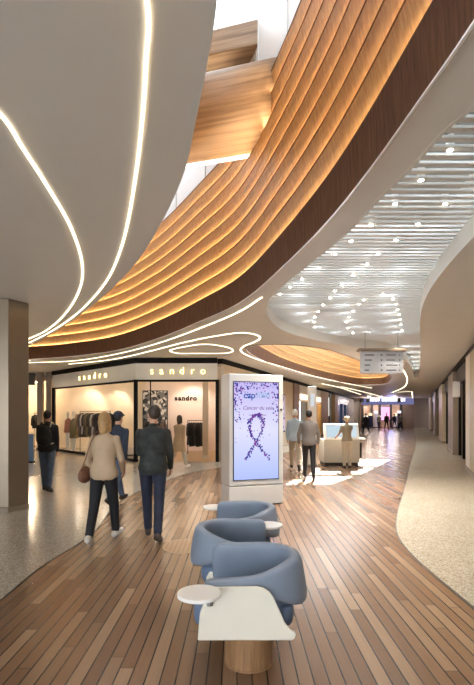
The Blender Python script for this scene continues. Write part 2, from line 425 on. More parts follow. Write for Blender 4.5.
# ------------------------------------------------------------------ slats (one louvre field) and downlights
def span(P, y):
    xs = []
    for i in range(len(P)):
        a, b = P[i-1], P[i]
        if (a.y-y)*(b.y-y) < 0: xs.append(a.x+(b.x-a.x)*(y-a.y)/(b.y-a.y))
    return sorted(xs)
sl = MB(); y = 1.0
while y < 25.5:
    xs = span(pocket, y)
    for i in range(0, len(xs)-1, 2):
        x0, x1 = xs[i]+.012, xs[i+1]-.012
        if x1-x0 > .1:
            sl.box(x0, x1, y-.036, y+.036, 3.93, 3.952)
    y += .13
lo = sl.build('louvre_ceiling', M['slat']); tag(lo, 'field of white louvre slats recessed in the right ceiling', 'louvre ceiling')
DL = [(450, 150), (421, 180), (395, 204), (445, 204), (371, 225), (418, 224), (351, 241), (396, 240), (335, 254), (378, 254), (319, 268), (367, 264), (302, 279), (353, 275), (290, 287), (280, 294), (342, 285),
      (335, 291), (330, 298), (323, 305), (318, 311.5), (315, 317), (314, 322), (315, 327), (319, 332), (325, 336.5), (332, 341),
      (364, 300), (359, 304), (353, 311), (349, 317), (346.5, 322), (348, 328), (353, 333), (360, 338), (383, 294), (393, 299), (396, 304), (397.5, 309.5), (399, 314.5), (400, 319.5), (401, 324.5), (402, 330.5), (404, 337)]
dl = thing('recessed_downlight', 'small round downlight glowing among the white louvre slats', 'downlight', group='downlights among the louvre slats')
MB().lathe([(.034, -.0), (.036, .02), (.034, .12)], 16).build('housing', M['slat'], dl, smooth=True)
MB().lathe([(.024, -.006), (.024, .002)], 16).build('lens', M['lens'], dl)
ZD = 3.925
for i, p in enumerate(DL):
    x, yy = K(p[0], p[1], ZD)
    xs = span(pocket, min(yy, 13.6))
    if yy > 13.3 or not any(a+.12 < x < b-.12 for a, b in zip(xs[::2], xs[1::2])): continue
    if i == 0: dl.location = (x, yy, ZD)
    else: dup(dl, (x, yy, ZD))
    if i % 2 == 0 or i < 14: light('downlight_lamp', 'SPOT', (x, yy, ZD-.03), 30 if yy < 8 else 110 if yy < 11.3 else 40, (1, .93, .84), size=.04, spot=math.radians(95), blend=.8)
yy = 3.2
while yy < 13.6:
    xs = span(pocket, yy)
    for k in (.2, .5, .8): light('plenum_lamp', 'POINT', (xs[0]+(xs[-1]-xs[0])*k, yy, 4.06), .7 if yy < 5 else 1.6 if yy < 7 else 3.2, (.88, .95, 1), size=.1)
    yy += .8
for yy in (15.5, 17, 18.5, 20, 21.5, 23):
    xs = span(pocket, yy)
    light('plenum_lamp', 'POINT', ((xs[-2]+xs[-1])/2, yy, 4.06), 4, (.88, .95, 1), size=.1)
# unseen part of the hall behind the viewer has the same downlights' light
for yy in (-1.5, -4, -6.5):
    for x in (-4, 4): light('downlight_lamp', 'SPOT', (x, yy, 3.66), 60, (1, .93, .84), size=.05, spot=math.radians(120), blend=.8)

# ------------------------------------------------------------------ linear lights in the ceiling
def ledline(px, label, wd=.034, closed=False, z=ZC, pre=None):
    P = cat([Vector(K(*p)+(0,)) for p in px], 10, closed)
    if pre: P = cat([Vector(q+(0,)) for q in pre]+[Vector(K(*p)+(0,)) for p in px], 10, closed)
    nn = normals(P, closed); b = MB()
    b.loft([[(p.x+n.x*o, p.y+n.y*o, zz) for o, zz in ((-wd/2, z-.013), (wd/2, z-.013), (wd/2, z-.001), (-wd/2, z-.001))] for p, n in zip(P, nn)], closed_path=closed)
    o = b.build('linear_light', M['ledw']); tag(o, label, 'linear light'); return o
ledline([(147, 0), (146, 60), (143, 110), (135, 180), (122, 245), (105, 283), (75, 315), (48, 333), (28, 343)], 'long recessed light line nearer the void in the left soffit', .02, pre=[(-.55, .2)])
ledline([(0, 113), (22, 146), (50, 190), (70, 225), (82, 262), (80, 288), (64, 315), (45, 331), (28, 339)], 'outer bending light line curving across the left soffit', .023, pre=[(-1.9, 1.6)])
ledline([(28, 362.5), (70, 361), (111, 355), (155, 344), (200, 328), (240, 311), (262, 297)], 'light line hugging the lower edge of the big timber ring', .022)
ledline([(69, 364), (111, 359.5), (150, 351), (185, 342), (215, 336), (242, 332.5), (256, 334.5), (260, 338), (254, 342), (244, 346), (241, 351), (254, 358), (280, 366), (312, 375.5), (345, 383), (372, 388)], 'wavy light line running from the store front to the far oval ring', .035)
ledline([(170, 350.5), (185, 346.5), (205, 344), (225, 346.5), (233, 350.5), (226, 353), (200, 353.3), (178, 353)], 'closed teardrop light line in the ceiling above the store doorway', .032, True)
ledline([(393, 367), (401, 369), (406, 375), (407, 381), (404, 387), (392, 392.5)], 'curved light line around the right end of the far oval ring', .06)
ledline([(322, 383.5), (340, 387.5), (352, 391.5), (361, 394.5)], 'straight far light line left of the corridor ceiling', .06)
ledline([(341, 386.5), (358, 390.5), (374, 394.5), (382, 397)], 'far light line in the middle of the corridor ceiling', .06)
ledline([(398, 392), (409, 391.5), (412, 394), (412.5, 398)], 'short hooked light line at the far right corridor ceiling', .06)

# ------------------------------------------------------------------ floors
struct(MB().box(-20, 30, -9, 66, -.1, 0).build('floor', M['floor']))
Lb = [(-2.05, -9), (-2.1, -2), (-2.12, 2), FP(0, 601), FP(40, 568), FP(91, 535), FP(121, 501), FP(171, 479), FP(190, 473), FP(218, 468), (.6, 17.5), (2.6, 22), (9, 40), (15.5, 59)]
lb = cat([Vector(p+(0,)) for p in Lb], 8)
def flat(poly, z0, z1, name, m):
    b = MB(); b.prism([(p[0], p[1]) for p in poly], z0, z1); return struct(b.build(name, m))
flat([(p.x, p.y) for p in lb]+[(15.5, 62), (-20, 62), (-20, -9)], -.02, .004, 'floor_left', M['ter_l'])
Rb = [(2.0, -9), (2.05, 0), (2.06, 2.5), FP(474, 608), FP(440, 580), FP(415, 558), FP(400, 540), FP(396, 528), FP(398, 510), FP(404, 490), FP(410, 465), (9.8, 26), (22, 59)]
rb = cat([Vector(p+(0,)) for p in Rb], 8)
flat([(p.x, p.y) for p in rb][::-1]+[(30, -9), (30, 62)][0:1]+[(30, 62)], -.02, .004, 'floor_right', M['ter_r'])
for nm, P in (('trim_3', lb), ('trim_4', rb)):
    struct(curtain(P, -.01, .006, off=.008, thick=.016).build(nm, M['dark']))

# ------------------------------------------------------------------ walls
def wallseg(x0, y0, x1, y1, z0, z1, t=.1):
    a = Vector((x0, y0, 0)); b = Vector((x1, y1, 0)); d = (b-a); L = d.length; d.normalize()
    Mx = Matrix.Translation(a) @ Matrix.Rotation(math.atan2(d.y, d.x), 4, 'Z')
    return MB().box(0, L, 0, t, z0, z1, Mx)
def W(x0, y0, x1, y1, z0, z1, t, name, m, parent=None):
    o = wallseg(x0, y0, x1, y1, z0, z1, t).build(name, m, parent)
    if parent is None: struct(o)
    return o
# right wall line
RW = lambda y: 6.3+.3755*(y-12.6)
rwd = Vector((.3755, 1, 0)).normalized(); rwn = Vector((rwd.y, -rwd.x, 0))      # normal away from the corridor
W(RW(62)+1.5, 62, RW(-9)+1.5, -9, 0, ZC, .12, 'wall_right', M['greywall'])
# far wall, left outer walls
W(8, 60, 30, 60, 0, ZC, .2, 'wall_far', M['greywall'])
W(-13.5, 30, -13.5, -9, 0, ZC, .2, 'wall_left', M['greywall'])
W(-13.5, 25.5, 0, 25.5, 0, ZC, .15, 'wall_back', M['cream'])

# ------------------------------------------------------------------ text
def textmesh(name, s, size, m, parent, Mx, ext=.01, spacing=1.0, shear=0, bold=0):
    cu = bpy.data.curves.new('t', 'FONT'); cu.body = s; cu.size = size; cu.extrude = ext; cu.align_x = 'CENTER'; cu.align_y = 'CENTER'
    cu.space_character = spacing; cu.shear = shear; cu.offset = bold
    o = bpy.data.objects.new('t', cu); COL.objects.link(o); bpy.context.view_layer.update()
    me = bpy.data.meshes.new_from_object(o.evaluated_get(bpy.context.evaluated_depsgraph_get())); bpy.data.objects.remove(o)
    me.transform(Mx); me.name = name; me.materials.clear()
    return link(name, me, m, parent)
def face_m(x, y, z, rz):                             # text plane standing up, facing local -Y
    return Matrix.Translation((x, y, z)) @ Matrix.Rotation(rz, 4, 'Z') @ Matrix.Rotation(PI/2, 4, 'X')

# ------------------------------------------------------------------ left fashion store with the angled front
FA = (Vector((-3.6, 16.8, 0)), Vector((-.7, 16.8, 0)))
FB = (Vector((-8.6, 22.1, 0)), Vector((-3.6, 16.8, 0)))
sf = thing('storefront', 'pale angled shop front with black frames and glowing letters behind the walkers', 'shop front', (-3.6, 16.8, 0))
T0 = Matrix.Translation((3.6, -16.8, 0))
def sfp(mb, name, m, **k):
    for i, p in enumerate(mb.v): mb.v[i] = (p[0]+3.6, p[1]-16.8, p[2])
    return mb.build(name, m, sf, **k)
def seg(P, z0, z1, t=.1, off=0, u0=0, u1=1):
    a, b = P; d = (b-a).normalized(); n = Vector((-d.y, d.x, 0)); A = a+(b-a)*u0+n*off; B = a+(b-a)*u1+n*off
    return wallseg(A.x, A.y, B.x, B.y, z0, z1, t)
for P in (FA, FB):
    sfp(seg(P, 2.92, 3.5, .14), 'header', M['header'])
    sfp(seg(P, 3.5, ZC-.002, .1, off=-.05), 'shadow_gap', M['black'])
    sfp(seg(P, 2.85, 2.93, .1, off=.02), 'frame', M['black'])
sfp(seg(FB, 0, .09, .12), 'plinth', M['black'])
for P, u in ((FA, .0), (FA, 1), (FB, .012)):
    p = P[0]+(P[1]-P[0])*u; sfp(MB().box(p.x-.06, p.x+.06, p.y-.02, p.y+.13, 0, 2.92), 'frame', M['black'])
sfp(MB().box(-3.1, -3.06, 16.86, 16.9, 0, 2.85), 'frame', M['black'])
sfp(seg(FB, .09, 2.86, .012, off=.05, u0=.02, u1=.985), 'window_glass', M['glass'])
sg = thing('shop_sign', 'glowing gold lower-case letters above the open store doorway', 'sign', (-3.6, 16.74, 0), group=None)
for ch, px in zip('sandro', (152, 161.5, 172, 182, 192.5, 203)):
    x = (px-CX)/F*16.76
    o = textmesh('letter', ch, .36, M['gold'], sg, face_m(x+3.6, 0, 3.22, 0), .02)
    o2 = textmesh('letter_back', ch, .36, M['brass'], o, face_m(x+3.6, .03, 3.22, 0), .01, bold=.012)
dB = (FB[1]-FB[0]).normalized(); aB = math.atan2(dB.y, dB.x)
sg = thing('shop_sign', 'smaller looking gold letters on the receding header above the display window', 'sign', (0, 0, 0))
for i, ch in enumerate('sandro'):
    p = FB[0]+(FB[1]-FB[0])*(.405+.062*i); n = Vector((-dB.y, dB.x, 0))*-.06
    o = textmesh('letter', ch, .36, M['gold'], sg, face_m(p.x+n.x, p.y+n.y, 3.22, aB), .02)
    textmesh('letter_back', ch, .36, M['brass'], o, face_m(p.x+n.x*.5, p.y+n.y*.5, 3.22, aB), .01, bold=.012)
# store interior
W(-4.2, 21.8, -.45, 21.8, 0, ZC-.3, .1, 'wall_store_back', M['blush'])
W(-9.2, 24.3, -4.2, 21.8, 0, ZC-.3, .1, 'wall_store_window', M['cream'])
W(-.55, 21.8, -.55, 16.95, 0, ZC-.3, .1, 'wall_store_right', M['cream'])
struct(MB().prism([(-.5, 16.96), (-.5, 21.9), (-4.2, 21.9), (-9.3, 24.4), (-8.7, 22.25), (-3.6, 16.96)], ZC-.32, ZC-.3).build('ceiling_store', M['cream']))
struct(MB().prism([(-3.5, 16.85), (-.6, 16.85), (-.6, 21.8), (-3.5, 21.8)], -.01, .009).build('floor_store', wood('store_floor', (190, 158, 120), (214, 184, 146), (1.5, 20, 1), .3, 2)))
o = thing('shop_sign', 'small dark letters on the pale wall inside the store', 'sign', (0, 21.77, 0))
for ch, px in zip('sandro', (176, 179.8, 183.6, 187.4, 191.2, 195)):
    textmesh('letter', ch, .3, M['black'], o, face_m((px-CX)/F*21.77, 0, 2.42, 0), .012, bold=.012)
# patterned art panel
def mosaicmat():
    m, nt, N, L, B = newmat('mosaic_art'); tc = N.new('ShaderNodeTexCoord'); v = N.new('ShaderNodeTexVoronoi'); v.inputs['Scale'].default_value = 7
    L.new(tc.outputs['Object'], v.inputs['Vector']); sp = N.new('ShaderNodeSeparateColor'); L.new(v.outputs['Color'], sp.inputs[0])
    r = N.new('ShaderNodeValToRGB'); r.color_ramp.interpolation = 'CONSTANT'; e = r.color_ramp.elements
    e[0].color = lin((40, 40, 42))+(1,); e[1].color = lin((220, 214, 204))+(1,); e[1].position = .7; x = e.new(.4); x.color = lin((120, 116, 112))+(1,)
    L.new(sp.outputs[0], r.inputs['Fac']); L.new(r.outputs[0], B.inputs['Base Color']); return m
x0, x1 = (143-CX)/F*21.7, (167-CX)/F*21.7
o = thing('wall_art', 'black and grey mosaic patterned panel on the store back wall', 'wall art', (0, 21.7, 0))
MB().box(x0, x1, 0, .04, 1.0, 2.75).build('panel', mosaicmat(), o)
MB().box(x0-.03, x1+.03, .03, .07, .97, 2.78).build('frame', M['black'], o)
o = thing('store_column', 'square cream column just inside the store doorway at right', 'column', ((205.5-CX)/F*18.4, 18.4, 0))
MB().box(-.11, .11, -.11, .11, 0.1, ZC-.31).build('shaft', M['cream'], o, bevel=.01); MB().box(-.13, .13, -.13, .13, .008, .1).build('base', M['header'], o)
for i, (x, yy) in enumerate([(-2.9, 18.2), (-1.7, 18.2), (-2.9, 20.3), (-1.6, 20.3), (-4.6, 19.8), (-6.0, 21.4), (-7.6, 22.7)]):
    t = thing('track_spotlight', 'black spotlight head on the store ceiling', 'spotlight', (x, yy, ZC-.32), group='spotlights on the store ceiling')
    if i == 0:
        MB().tube([(0, 0, 0), (0, 0, -.1)], .012).build('stem', M['black'], t); MB().tube([(0, -.07, -.08), (0, .07, -.16)], .045, 12).build('head', M['black'], t, smooth=False)
        MB().tube([(0, .071, -.161), (0, .075, -.163)], .036, 12).build('lens', M['lens'], t); sp0 = t
    else:
        bpy.data.objects.remove(t); dup(sp0, (x, yy, ZC-.32))
    light('store_lamp', 'POINT', (x, yy+.1, ZC-.6), 9, (1, .82, .62), size=.1)
for x, yy in ((-5.6, 21.6), (-7.0, 22.4)):
    light('store_wash', 'SPOT', (x, yy-.3, 3.3), 110, (1, .84, .64), rot=(math.radians(32), 0, .3), size=.05, spot=math.radians(85), blend=.5)
light('store_wash', 'SPOT', (-2.0, 20.6, 3.3), 60, (1, .87, .75), rot=(math.radians(32), 0, 0), size=.05, spot=math.radians(95), blend=.5)

# clothes rails
CLOTH = {k: mat('fabric_'+k, c, .8, var=.12, scale=20, bump=.1) for k, c in dict(black=(30, 28, 30), charcoal=(60, 58, 60), olive=(128, 112, 74), tan=(176, 140, 98), rose=(176, 112, 92), white=(224, 218, 208), navy=(36, 42, 62), print=(110, 92, 84), camel=(190, 150, 108)).items()}
def garment(name, label, c, loc, rz, L, group, wd=.2, hanger=True):
    t = thing(name, label, 'garment', loc, rz, group); b = MB(); rings = []
    ph = random.random()*6
    for z, w_, d in ((-.05, .03, .02), (-.08, .11, .03), (-.13, wd, .04), (-.3, wd*.92, .045), (-.3-(L-.3)*.5, wd*.95, .05), (-L, wd*1.08, .055)):
        ring_ = []
        for k in range(20):
            a = 2*PI*k/20; f = 1+.12*math.sin(5*a+ph)*min(1, -z*1.5)
            ring_.append((math.copysign(abs(math.cos(a))**.6, math.cos(a))*w_, math.sin(a)*d*f*1.0, z))
        rings.append(ring_)
    b.loft(rings)
    bd = b.build('body', c, t, smooth=True)
    for s in (-1, 1):
        MB().tube([(s*wd*.85, 0, -.12), (s*wd*1.12, 0, -.3), (s*wd*1.1, .02, -.62)], [.045, .05, .04], 8).build('sleeve', c, t, smooth=True)
    if hanger: MB().tube([(0, 0, -.06), (0, 0, 0), (.015, 0, .025), (.03, 0, .03)], .004, 6).build('hanger', M['steel'], t)
    return t
def rail(label, a, b, z, frame=True):
    t = thing('clothes_rail', label, 'clothes rail', (a[0], a[1], 0)); d = Vector((b[0]-a[0], b[1]-a[1], 0))
    MB().tube([(0, 0, z), (d.x, d.y, z)], .013, 8).build('rod', M['black'], t)
    for q in (Vector((0, 0, 0)), d):
        MB().tube([(q.x, q.y, .014), (q.x, q.y, z+.013)], .013, 8).build('post', M['black'], t)
        n = Vector((-d.y, d.x, 0)).normalized()*.22
        MB().tube([(q.x-n.x, q.y-n.y, .018), (q.x+n.x, q.y+n.y, .018)], .013, 8).build('foot', M['black'], t)
    return d
ra, rb_ = (-6.95, 21.0), (-5.15, 19.25)
d = rail('long clothes rail behind the display window', ra, rb_, 1.82)
cs = ['tan', 'print', 'charcoal', 'white', 'black', 'print', 'olive', 'black', 'charcoal', 'white', 'print', 'black', 'navy', 'black', 'charcoal', 'rose', 'black']
for i, c in enumerate(cs):
    u = (i+.7)/(len(cs)+.4)
    garment('hanging_garment', 'garment hanging on the long rail behind the display window', CLOTH[c], (ra[0]+d.x*u, ra[1]+d.y*u, 1.79), math.atan2(d.y, d.x)+PI/2-.35, .95+.25*random.random(), 'garments on the display window rail')
ra2, rb2 = (-2.12, 20.4), (-1.4, 20.4)
d = rail('short clothes rail against the store back wall', ra2, rb2, 1.42)
for i in range(7):
    garment('hanging_garment', 'black garment hanging on the short rail by the store back wall', CLOTH['black' if i % 3 else 'charcoal'], (ra2[0]+d.x*(i+.7)/7.4, ra2[1], 1.39), PI/2-.3, 1.0+.12*random.random(), 'black garments on the short rail')
ra3, rb3 = (-4.05, 20.7), (-3.15, 20.7)
d = rail('clothes rail below the mosaic panel', ra3, rb3, 1.45)
for i in range(7):
    garment('hanging_garment', 'dark garment hanging on the rail below the mosaic panel', CLOTH[['charcoal', 'black', 'print', 'navy', 'white', 'black', 'print'][i]], (ra3[0]+d.x*(i+.7)/7.4, ra3[1], 1.42), PI/2-.3, .8+.12*random.random(), 'garments below the mosaic panel')
for lab, c, c2, x, yy in (('mannequin in a long olive coat in the display window', 'olive', 'tan', -7.32, 21.25), ('mannequin in a rose jacket at the left end of the display window', 'rose', 'charcoal', -7.75, 21.75)):
    t = thing('mannequin', lab, 'mannequin', (x, yy, 0), aB)
    b = MB(); b.ell((0, 0, 1.72), (.075, .09, .11)); b.cap((0, 0, 1.45), (0, 0, 1.64), .055, .045); b.cap((0, 0, .8), (0, 0, 1.4), .1, .12)
    for s in (-1, 1): b.cap((s*.09, 0, .09), (s*.09, 0, .85), .045, .075); b.cap((s*.09, .04, .05), (s*.09, -.12, .045), .03, .03)
    b.build('body', M['header'], t, smooth=True)
    b = MB(); Lc = .62 if c == 'olive' else .85
    b.loft([[(w_*math.cos(2*PI*k/18), dd*math.sin(2*PI*k/18)*(1+.1*math.sin(6*PI*k/9)), z) for k in range(18)] for z, w_, dd in ((Lc, .24, .17), (1.0, .2, .15), (1.2, .21, .15), (1.4, .22, .13), (1.5, .08, .08))])
    co_ = b.build('coat', CLOTH[c], t, smooth=True)
    for s in (-1, 1): MB().tube([(s*.19, 0, 1.42), (s*.27, .01, 1.2), (s*.28, -.04, .88)], [.06, .06, .05], 10).build('sleeve', CLOTH[c], co_, smooth=True)
    MB().lathe([(.16, .006), (.16, .02)], 20).build('base', M['steel'], t)
# low display table in window
t = thing('display_plinth', 'low white display plinth on the store floor behind the window glass', 'plinth', (-4.7, 19.6, 0))
MB().box(-.5, .5, -.3, .3, .05, .32).build('top', M['cream'], t, bevel=.01); MB().box(-.45, .45, -.25, .25, .006, .05).build('base', M['black'], t)

# tall brown posts left of the store
for i, px in enumerate((40.5, 49.5)):
    x = (px-CX)/F*22.6
    t = thing('facade_post', ['brown square post left of the store, the farther from the display window', 'brown square post standing next to the display window'][i], 'post', (x, 22.6, 0))
    MB().box(-.12, .12, -.12, .12, .0, ZC-.004).build('shaft', M['stone_d'], t, bevel=.01); MB().box(-.14, .14, -.14, .14, .0, .1).build('base', M['dark'], t)
W(-13.4, 22.9, -9.8, 22.9, 3.1, ZC, .1, 'wall_store_lintel', M['dark'])
struct(MB().box(-13.4, -9.3, 23.0, 25.4, 3.3, 3.34).build('ceiling_store', M['cream']))
for x in (-10.4, -11.8): light('store_lamp', 'POINT', (x, 24.0, 3.0), 70, (1, .76, .5), size=.1)
ra4, rb4 = (-10.35, 24.2), (-9.85, 24.2)
d = rail('clothes rail in the shop beside the big column', ra4, rb4, 1.75)
for i in range(5): garment('hanging_garment', 'black coat hanging in the shop beside the big column', CLOTH['black'], (ra4[0]+d.x*(i+.6)/5.2, 24.2, 1.72), PI/2-.4, .75, 'black coats in the shop beside the column')
t = thing('display_table', 'cream table below the black coats beside the big column', 'table', (-10.1, 23.2, 0))
MB().box(-.5, .5, -.25, .25, .72, .78).build('top', M['cream'], t, bevel=.008)
for sx in (-1, 1):
    for sy in (-1, 1): MB().box(sx*.46-.025, sx*.46+.025, sy*.21-.025, sy*.21+.025, .004, .72).build('leg', M['cream'], t)
t = thing('info_panel', 'low blue grey standing panel peeking out behind the big column', 'panel', ((30.5-CX)/F*16.5, 16.5, 0))
MB().box(-.22, .1, -.03, .03, .06, 1.0).build('board', mat('slate_blue', (72, 92, 116), .4), t, bevel=.008); MB().box(-.24, .12, -.12, .12, .003, .06).build('base', M['black'], t)

# big clad column at the left
t = thing('column', 'large bronze clad column with a chamfered corner at the left edge', 'column', (-3.93, 8.15, 0))
b = MB(); pl = [(-1.2, 0), (0, 0), (.19, .36), (-.02, .78), (-1.2, .78)]
b.prism(pl, .09, ZC-.002); b.build('cladding', M['bronze'], t, bevel=.012)
b = MB(); b.prism([(p[0]*1.0+(.012 if p[0] > 0 else 0), p[1]-.012 if p[1] == 0 else p[1]) for p in pl], .004, .09); b.build('base', M['stone_d'], t)

# ------------------------------------------------------------------ facade right of the store (poster wall, lit shops) along one receding line
P0 = Vector((-.55, 16.9, 0)); U = Vector((.335, .942, 0)).normalized(); Nn = Vector((-U.y, U.x, 0))   # Nn points behind the facade
aU = math.atan2(U.y, U.x)
def fp(s, off=0): return P0+U*s+Nn*off
def fseg(s0, s1, z0, z1, t, name, m, off=0, parent=None):
    a, b = fp(s0, off), fp(s1, off); o = wallseg(a.x, a.y, b.x, b.y, z0, z1, t).build(name, m)
    return o
struct(fseg(0.1, 11.3, 0, 3.5, .2, 'wall_poster', M['cream']))
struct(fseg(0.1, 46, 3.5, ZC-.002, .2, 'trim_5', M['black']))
t = thing('poster', 'tall purple and white poster in a dark frame on the cream wall', 'poster', fp(8.7, -.01), aU)
MB().box(-.55, .55, -.05, -.005, .75, 2.75).build('frame', M['black'], t)
pm_ = MB().box(-.5, .5, -.06, -.05, .8, 2.7).build('sheet', None, t)
def postermat():
    m, nt, N, L, B = newmat('poster_print'); tc = N.new('ShaderNodeTexCoord'); v = N.new('ShaderNodeTexVoronoi'); v.inputs['Scale'].default_value = 4
    L.new(tc.outputs['Object'], v.inputs['Vector']); r = N.new('ShaderNodeValToRGB'); r.color_ramp.interpolation = 'CONSTANT'
    r.color_ramp.elements[0].color = lin((122, 84, 160))+(1,); r.color_ramp.elements[1].color = lin((214, 206, 232))+(1,); r.color_ramp.elements[1].position = .35
    L.new(v.outputs['Distance'], r.inputs['Fac']); L.new(r.outputs[0], B.inputs['Base Color']); L.new(r.outputs[0], B.inputs['Emission Color']); B.inputs['Emission Strength'].default_value = .12; return m
pm_.data.materials.append(postermat())
ZB = .004
fac = [('wood_column', 'narrow brown wooden column right of the poster wall', 11.5, 12.9, M['plinthwood']),
       ('wood_column', 'oak column between the lit cream shop and the dark doorway', 21.0, 24.5, M['oak']),
       ('wood_column', 'slim oak column right of the dark doorway', 28.5, 30.5, M['oak'])]
for nm, lab, s0, s1, m in fac:
    t = thing(nm, lab, 'column', fp(s0), aU); MB().box(0, s1-s0, -.06, .3, .1, 3.5).build('shaft', m, t); MB().box(-.01, s1-s0+.01, -.08, .3, ZB, .1).build('base', M['dark'], t)
# lit cream shop
struct(fseg(12.9, 21, 0, 3.4, .1, 'wall_shop_back', M['cream'], off=2.6))
t = thing('storefront', 'bright cream shop front with a glowing header beyond the white pillar', 'shop front', fp(13), aU)
MB().box(0, 8, 0, .12, 2.5, 3.5).build('header', M['header'], t); MB().box(.3, 7.8, -.05, 0, 2.62, 2.95).build('lightbox', emis('lightbox', (255, 230, 190), 1.3), t)
for x in (0, 2.6, 5.2, 7.9): MB().box(x, x+.08, 0, .08, ZB, 2.5).build('frame', M['brass'], t)
for s_ in (14.5, 17, 19.5):
    p = fp(s_, 1.3); light('store_lamp', 'POINT', (p.x, p.y, 3.0), 45, (1, .82, .6), size=.1)
for i, s_ in enumerate((14.4, 16.2, 18.2)):
    q = fp(s_, 1.6); t = thing('display_shelf', 'brown display shelf inside the bright cream shop', 'shelf', q, aU, 'shelves in the cream shop')
    for z in (.4, .95, 1.5): MB().box(-.5, .5, -.15, .15, z, z+.05).build('board', M['plinthwood'], t)
    for x in (-.5, .46): MB().box(x, x+.04, -.15, .15, ZB, 1.9).build('side', M['dark'], t)
# dark doorway with a white figure picture
struct(fseg(24.5, 28.5, 0, 3.5, .1, 'wall_doorway', M['dark'], off=.4))
t = thing('poster', 'white tall picture lit on the dark recess between the two oak columns', 'poster', fp(26.5, .36), aU)
MB().box(-.9, .9, -.04, 0, 1.5, 3.2).build('sheet', emis('lit_picture', (230, 225, 215), .9), t); MB().box(-1, 1, -.03, .01, 1.4, 3.3).build('frame', M['black'], t)
# slate blue clad unit at the end
t = thing('storefront', 'dark slate blue shop front at the end of the left row of shops', 'shop front', fp(30.56), aU)
MB().box(0, 8.9, -.05, .3, ZB, 3.5).build('cladding', mat('slate_clad', (58, 70, 92), .35), t)
for x in (1.5, 4.5): MB().box(x, x+1.8, -.08, -.05, .4, 2.7).build('screen', emis('blue_screen', (80, 100, 130), .2), t)
struct(fseg(39.5, 46, 0, 3.5, .2, 'wall_end', M['greywall']))

# ------------------------------------------------------------------ right side: pilasters, glazed shop fronts, blade sign
aR = math.atan2(1, .3755)
def rp(y, off=0): p = Vector((RW(y), y, 0)); return p+rwn*off
def rbox(y0, y1, off0, off1, z0, z1):
    L = (rp(y1)-rp(y0)).length; return MB().box(0, L, -off1, -off0, z0, z1)
pil = [('beige stone pilaster nearest the right edge of the frame', 9.6, 13.6, 'stone'), ('pale stone strip pilaster beside the glazed right shop front', 13.63, 14.7, 'header'),
       ('beige pilaster after the first glazed bay on the right', 19.6, 22.6, 'stone_d'), ('tan pilaster in the middle of the right wall', 27.5, 31.5, 'stone'),
       ('far tan pilaster on the right wall before the end shop', 37, 41, 'stone_d'), ('last pilaster on the right wall next to the end shop', 48, 54, 'stone')]
for lab, y0, y1, m in pil:
    t = thing('pilaster', lab, 'pilaster', rp(y0), aR); L = (rp(y1)-rp(y0)).length
    MB().box(0, L, -1.0, 0, .12, 3.45).build('shaft', M[m], t, bevel=.012)
    MB().box(-.0, L, -1.0, .02, ZB, .12).build('base', M['stone_d'], t); MB().box(0, L, -1.0, .012, 3.45, 3.5).build('capital', M['dark'], t)
def rwall(y0, y1, off, z0, z1, nm, m):
    t = rbox(y0, y1, off, off+.1, z0, z1).build(nm, m); t.location = rp(y0); t.rotation_euler.z = aR; return struct(t)
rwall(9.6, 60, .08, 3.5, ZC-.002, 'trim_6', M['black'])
bays = [(14.7, 19.6), (22.6, 27.5), (31.5, 37), (41, 48), (54, 60)]
for i, (y0, y1) in enumerate(bays):
    t = thing('storefront', ['glazed dark shop front just past the pale strip pilaster', 'second glazed shop front along the right wall', 'third glazed shop front along the right wall', 'fourth glazed shop front along the right wall', 'last glazed shop front on the right beside the far shop'][i], 'shop front', rp(y0), aR)
    L = (rp(y1)-rp(y0)).length-.04; t.location = rp(y0)+rwd*.02
    MB().box(0, L, -.27, -.25, ZB, 2.9).build('window_glass', M['glass'], t)
    MB().box(0, L, -.3, -.15, 2.9, 3.5).build('header', M['dark'], t)
    for k in range(4): x = (L-.08)*k/3; MB().box(x, x+.08, -.31, -.21, ZB, 2.9).build('frame', M['black'], t)
    p = rp((y0+y1)/2, .75); light('store_lamp', 'POINT', (p.x, p.y, 3.2), 22, (1, .8, .6), size=.1)
t = thing('blade_sign', 'small pale projecting sign on the first right shop front', 'sign', rp(18.2, .1), aR)
MB().box(-.03, .03, -.05, .22, 2.35, 2.95).build('panel', M['totem'], t, bevel=.01); MB().tube([(0, -.05, 2.8), (0, -.14, 2.8)], .015).build('bracket', M['steel'], t)

# ------------------------------------------------------------------ shop at the far end
yE = 59.4
E = lambda px: (px-CX)/F*yE
zE = lambda py: HC+(CY-py)*yE/F
struct(MB().box(E(361), E(414), yE+.35, yE+.5, 0, ZC).build('wall_far_shop', mat('lit_shop_wall', (214, 180, 150), .6, var=.3, scale=1.2)))
t = thing('storefront', 'glowing blue violet shop fascia closing the far end of the mall', 'shop front', (E(362), yE, 0))
MB().box(0, E(414)-E(362), 0, .2, zE(404.5), zE(396.5)).build('fascia', emis('violet_fascia', (128, 128, 176), .45), t)
x = E(370)-E(362)
for i in range(13):
    wl = .16+.08*((i*7) % 3)
    if i == 4: x += .25
    MB().box(x, x+wl, -.04, 0, zE(401.2), zE(398.6)).build('letter', emis('letter_glow', (235, 235, 255), 2.2), t) if i == 0 else MB().box(x, x+wl, -.04, 0, zE(401.2), zE(398.6)).build('letter', bpy.data.materials['letter_glow'], t)
    x += wl+.09
for px in (361.5, 367.5, 398.5):
    MB().box(E(px)-.2-E(362), E(px)+.2-E(362), -.3, -.1, zE(402.5), zE(397.8)).build('loudspeaker', M['black'], t)
for px in (362.5, 372, 380, 391, 401): MB().box(E(px)-.12-E(362), E(px)+.12-E(362), -.05, .2, ZB, zE(404.5)).build('pier', M['dark'], t)
t = thing('display_screen', 'glowing pink screen inside the far end shop', 'screen', (E(386), yE+.3, 0))
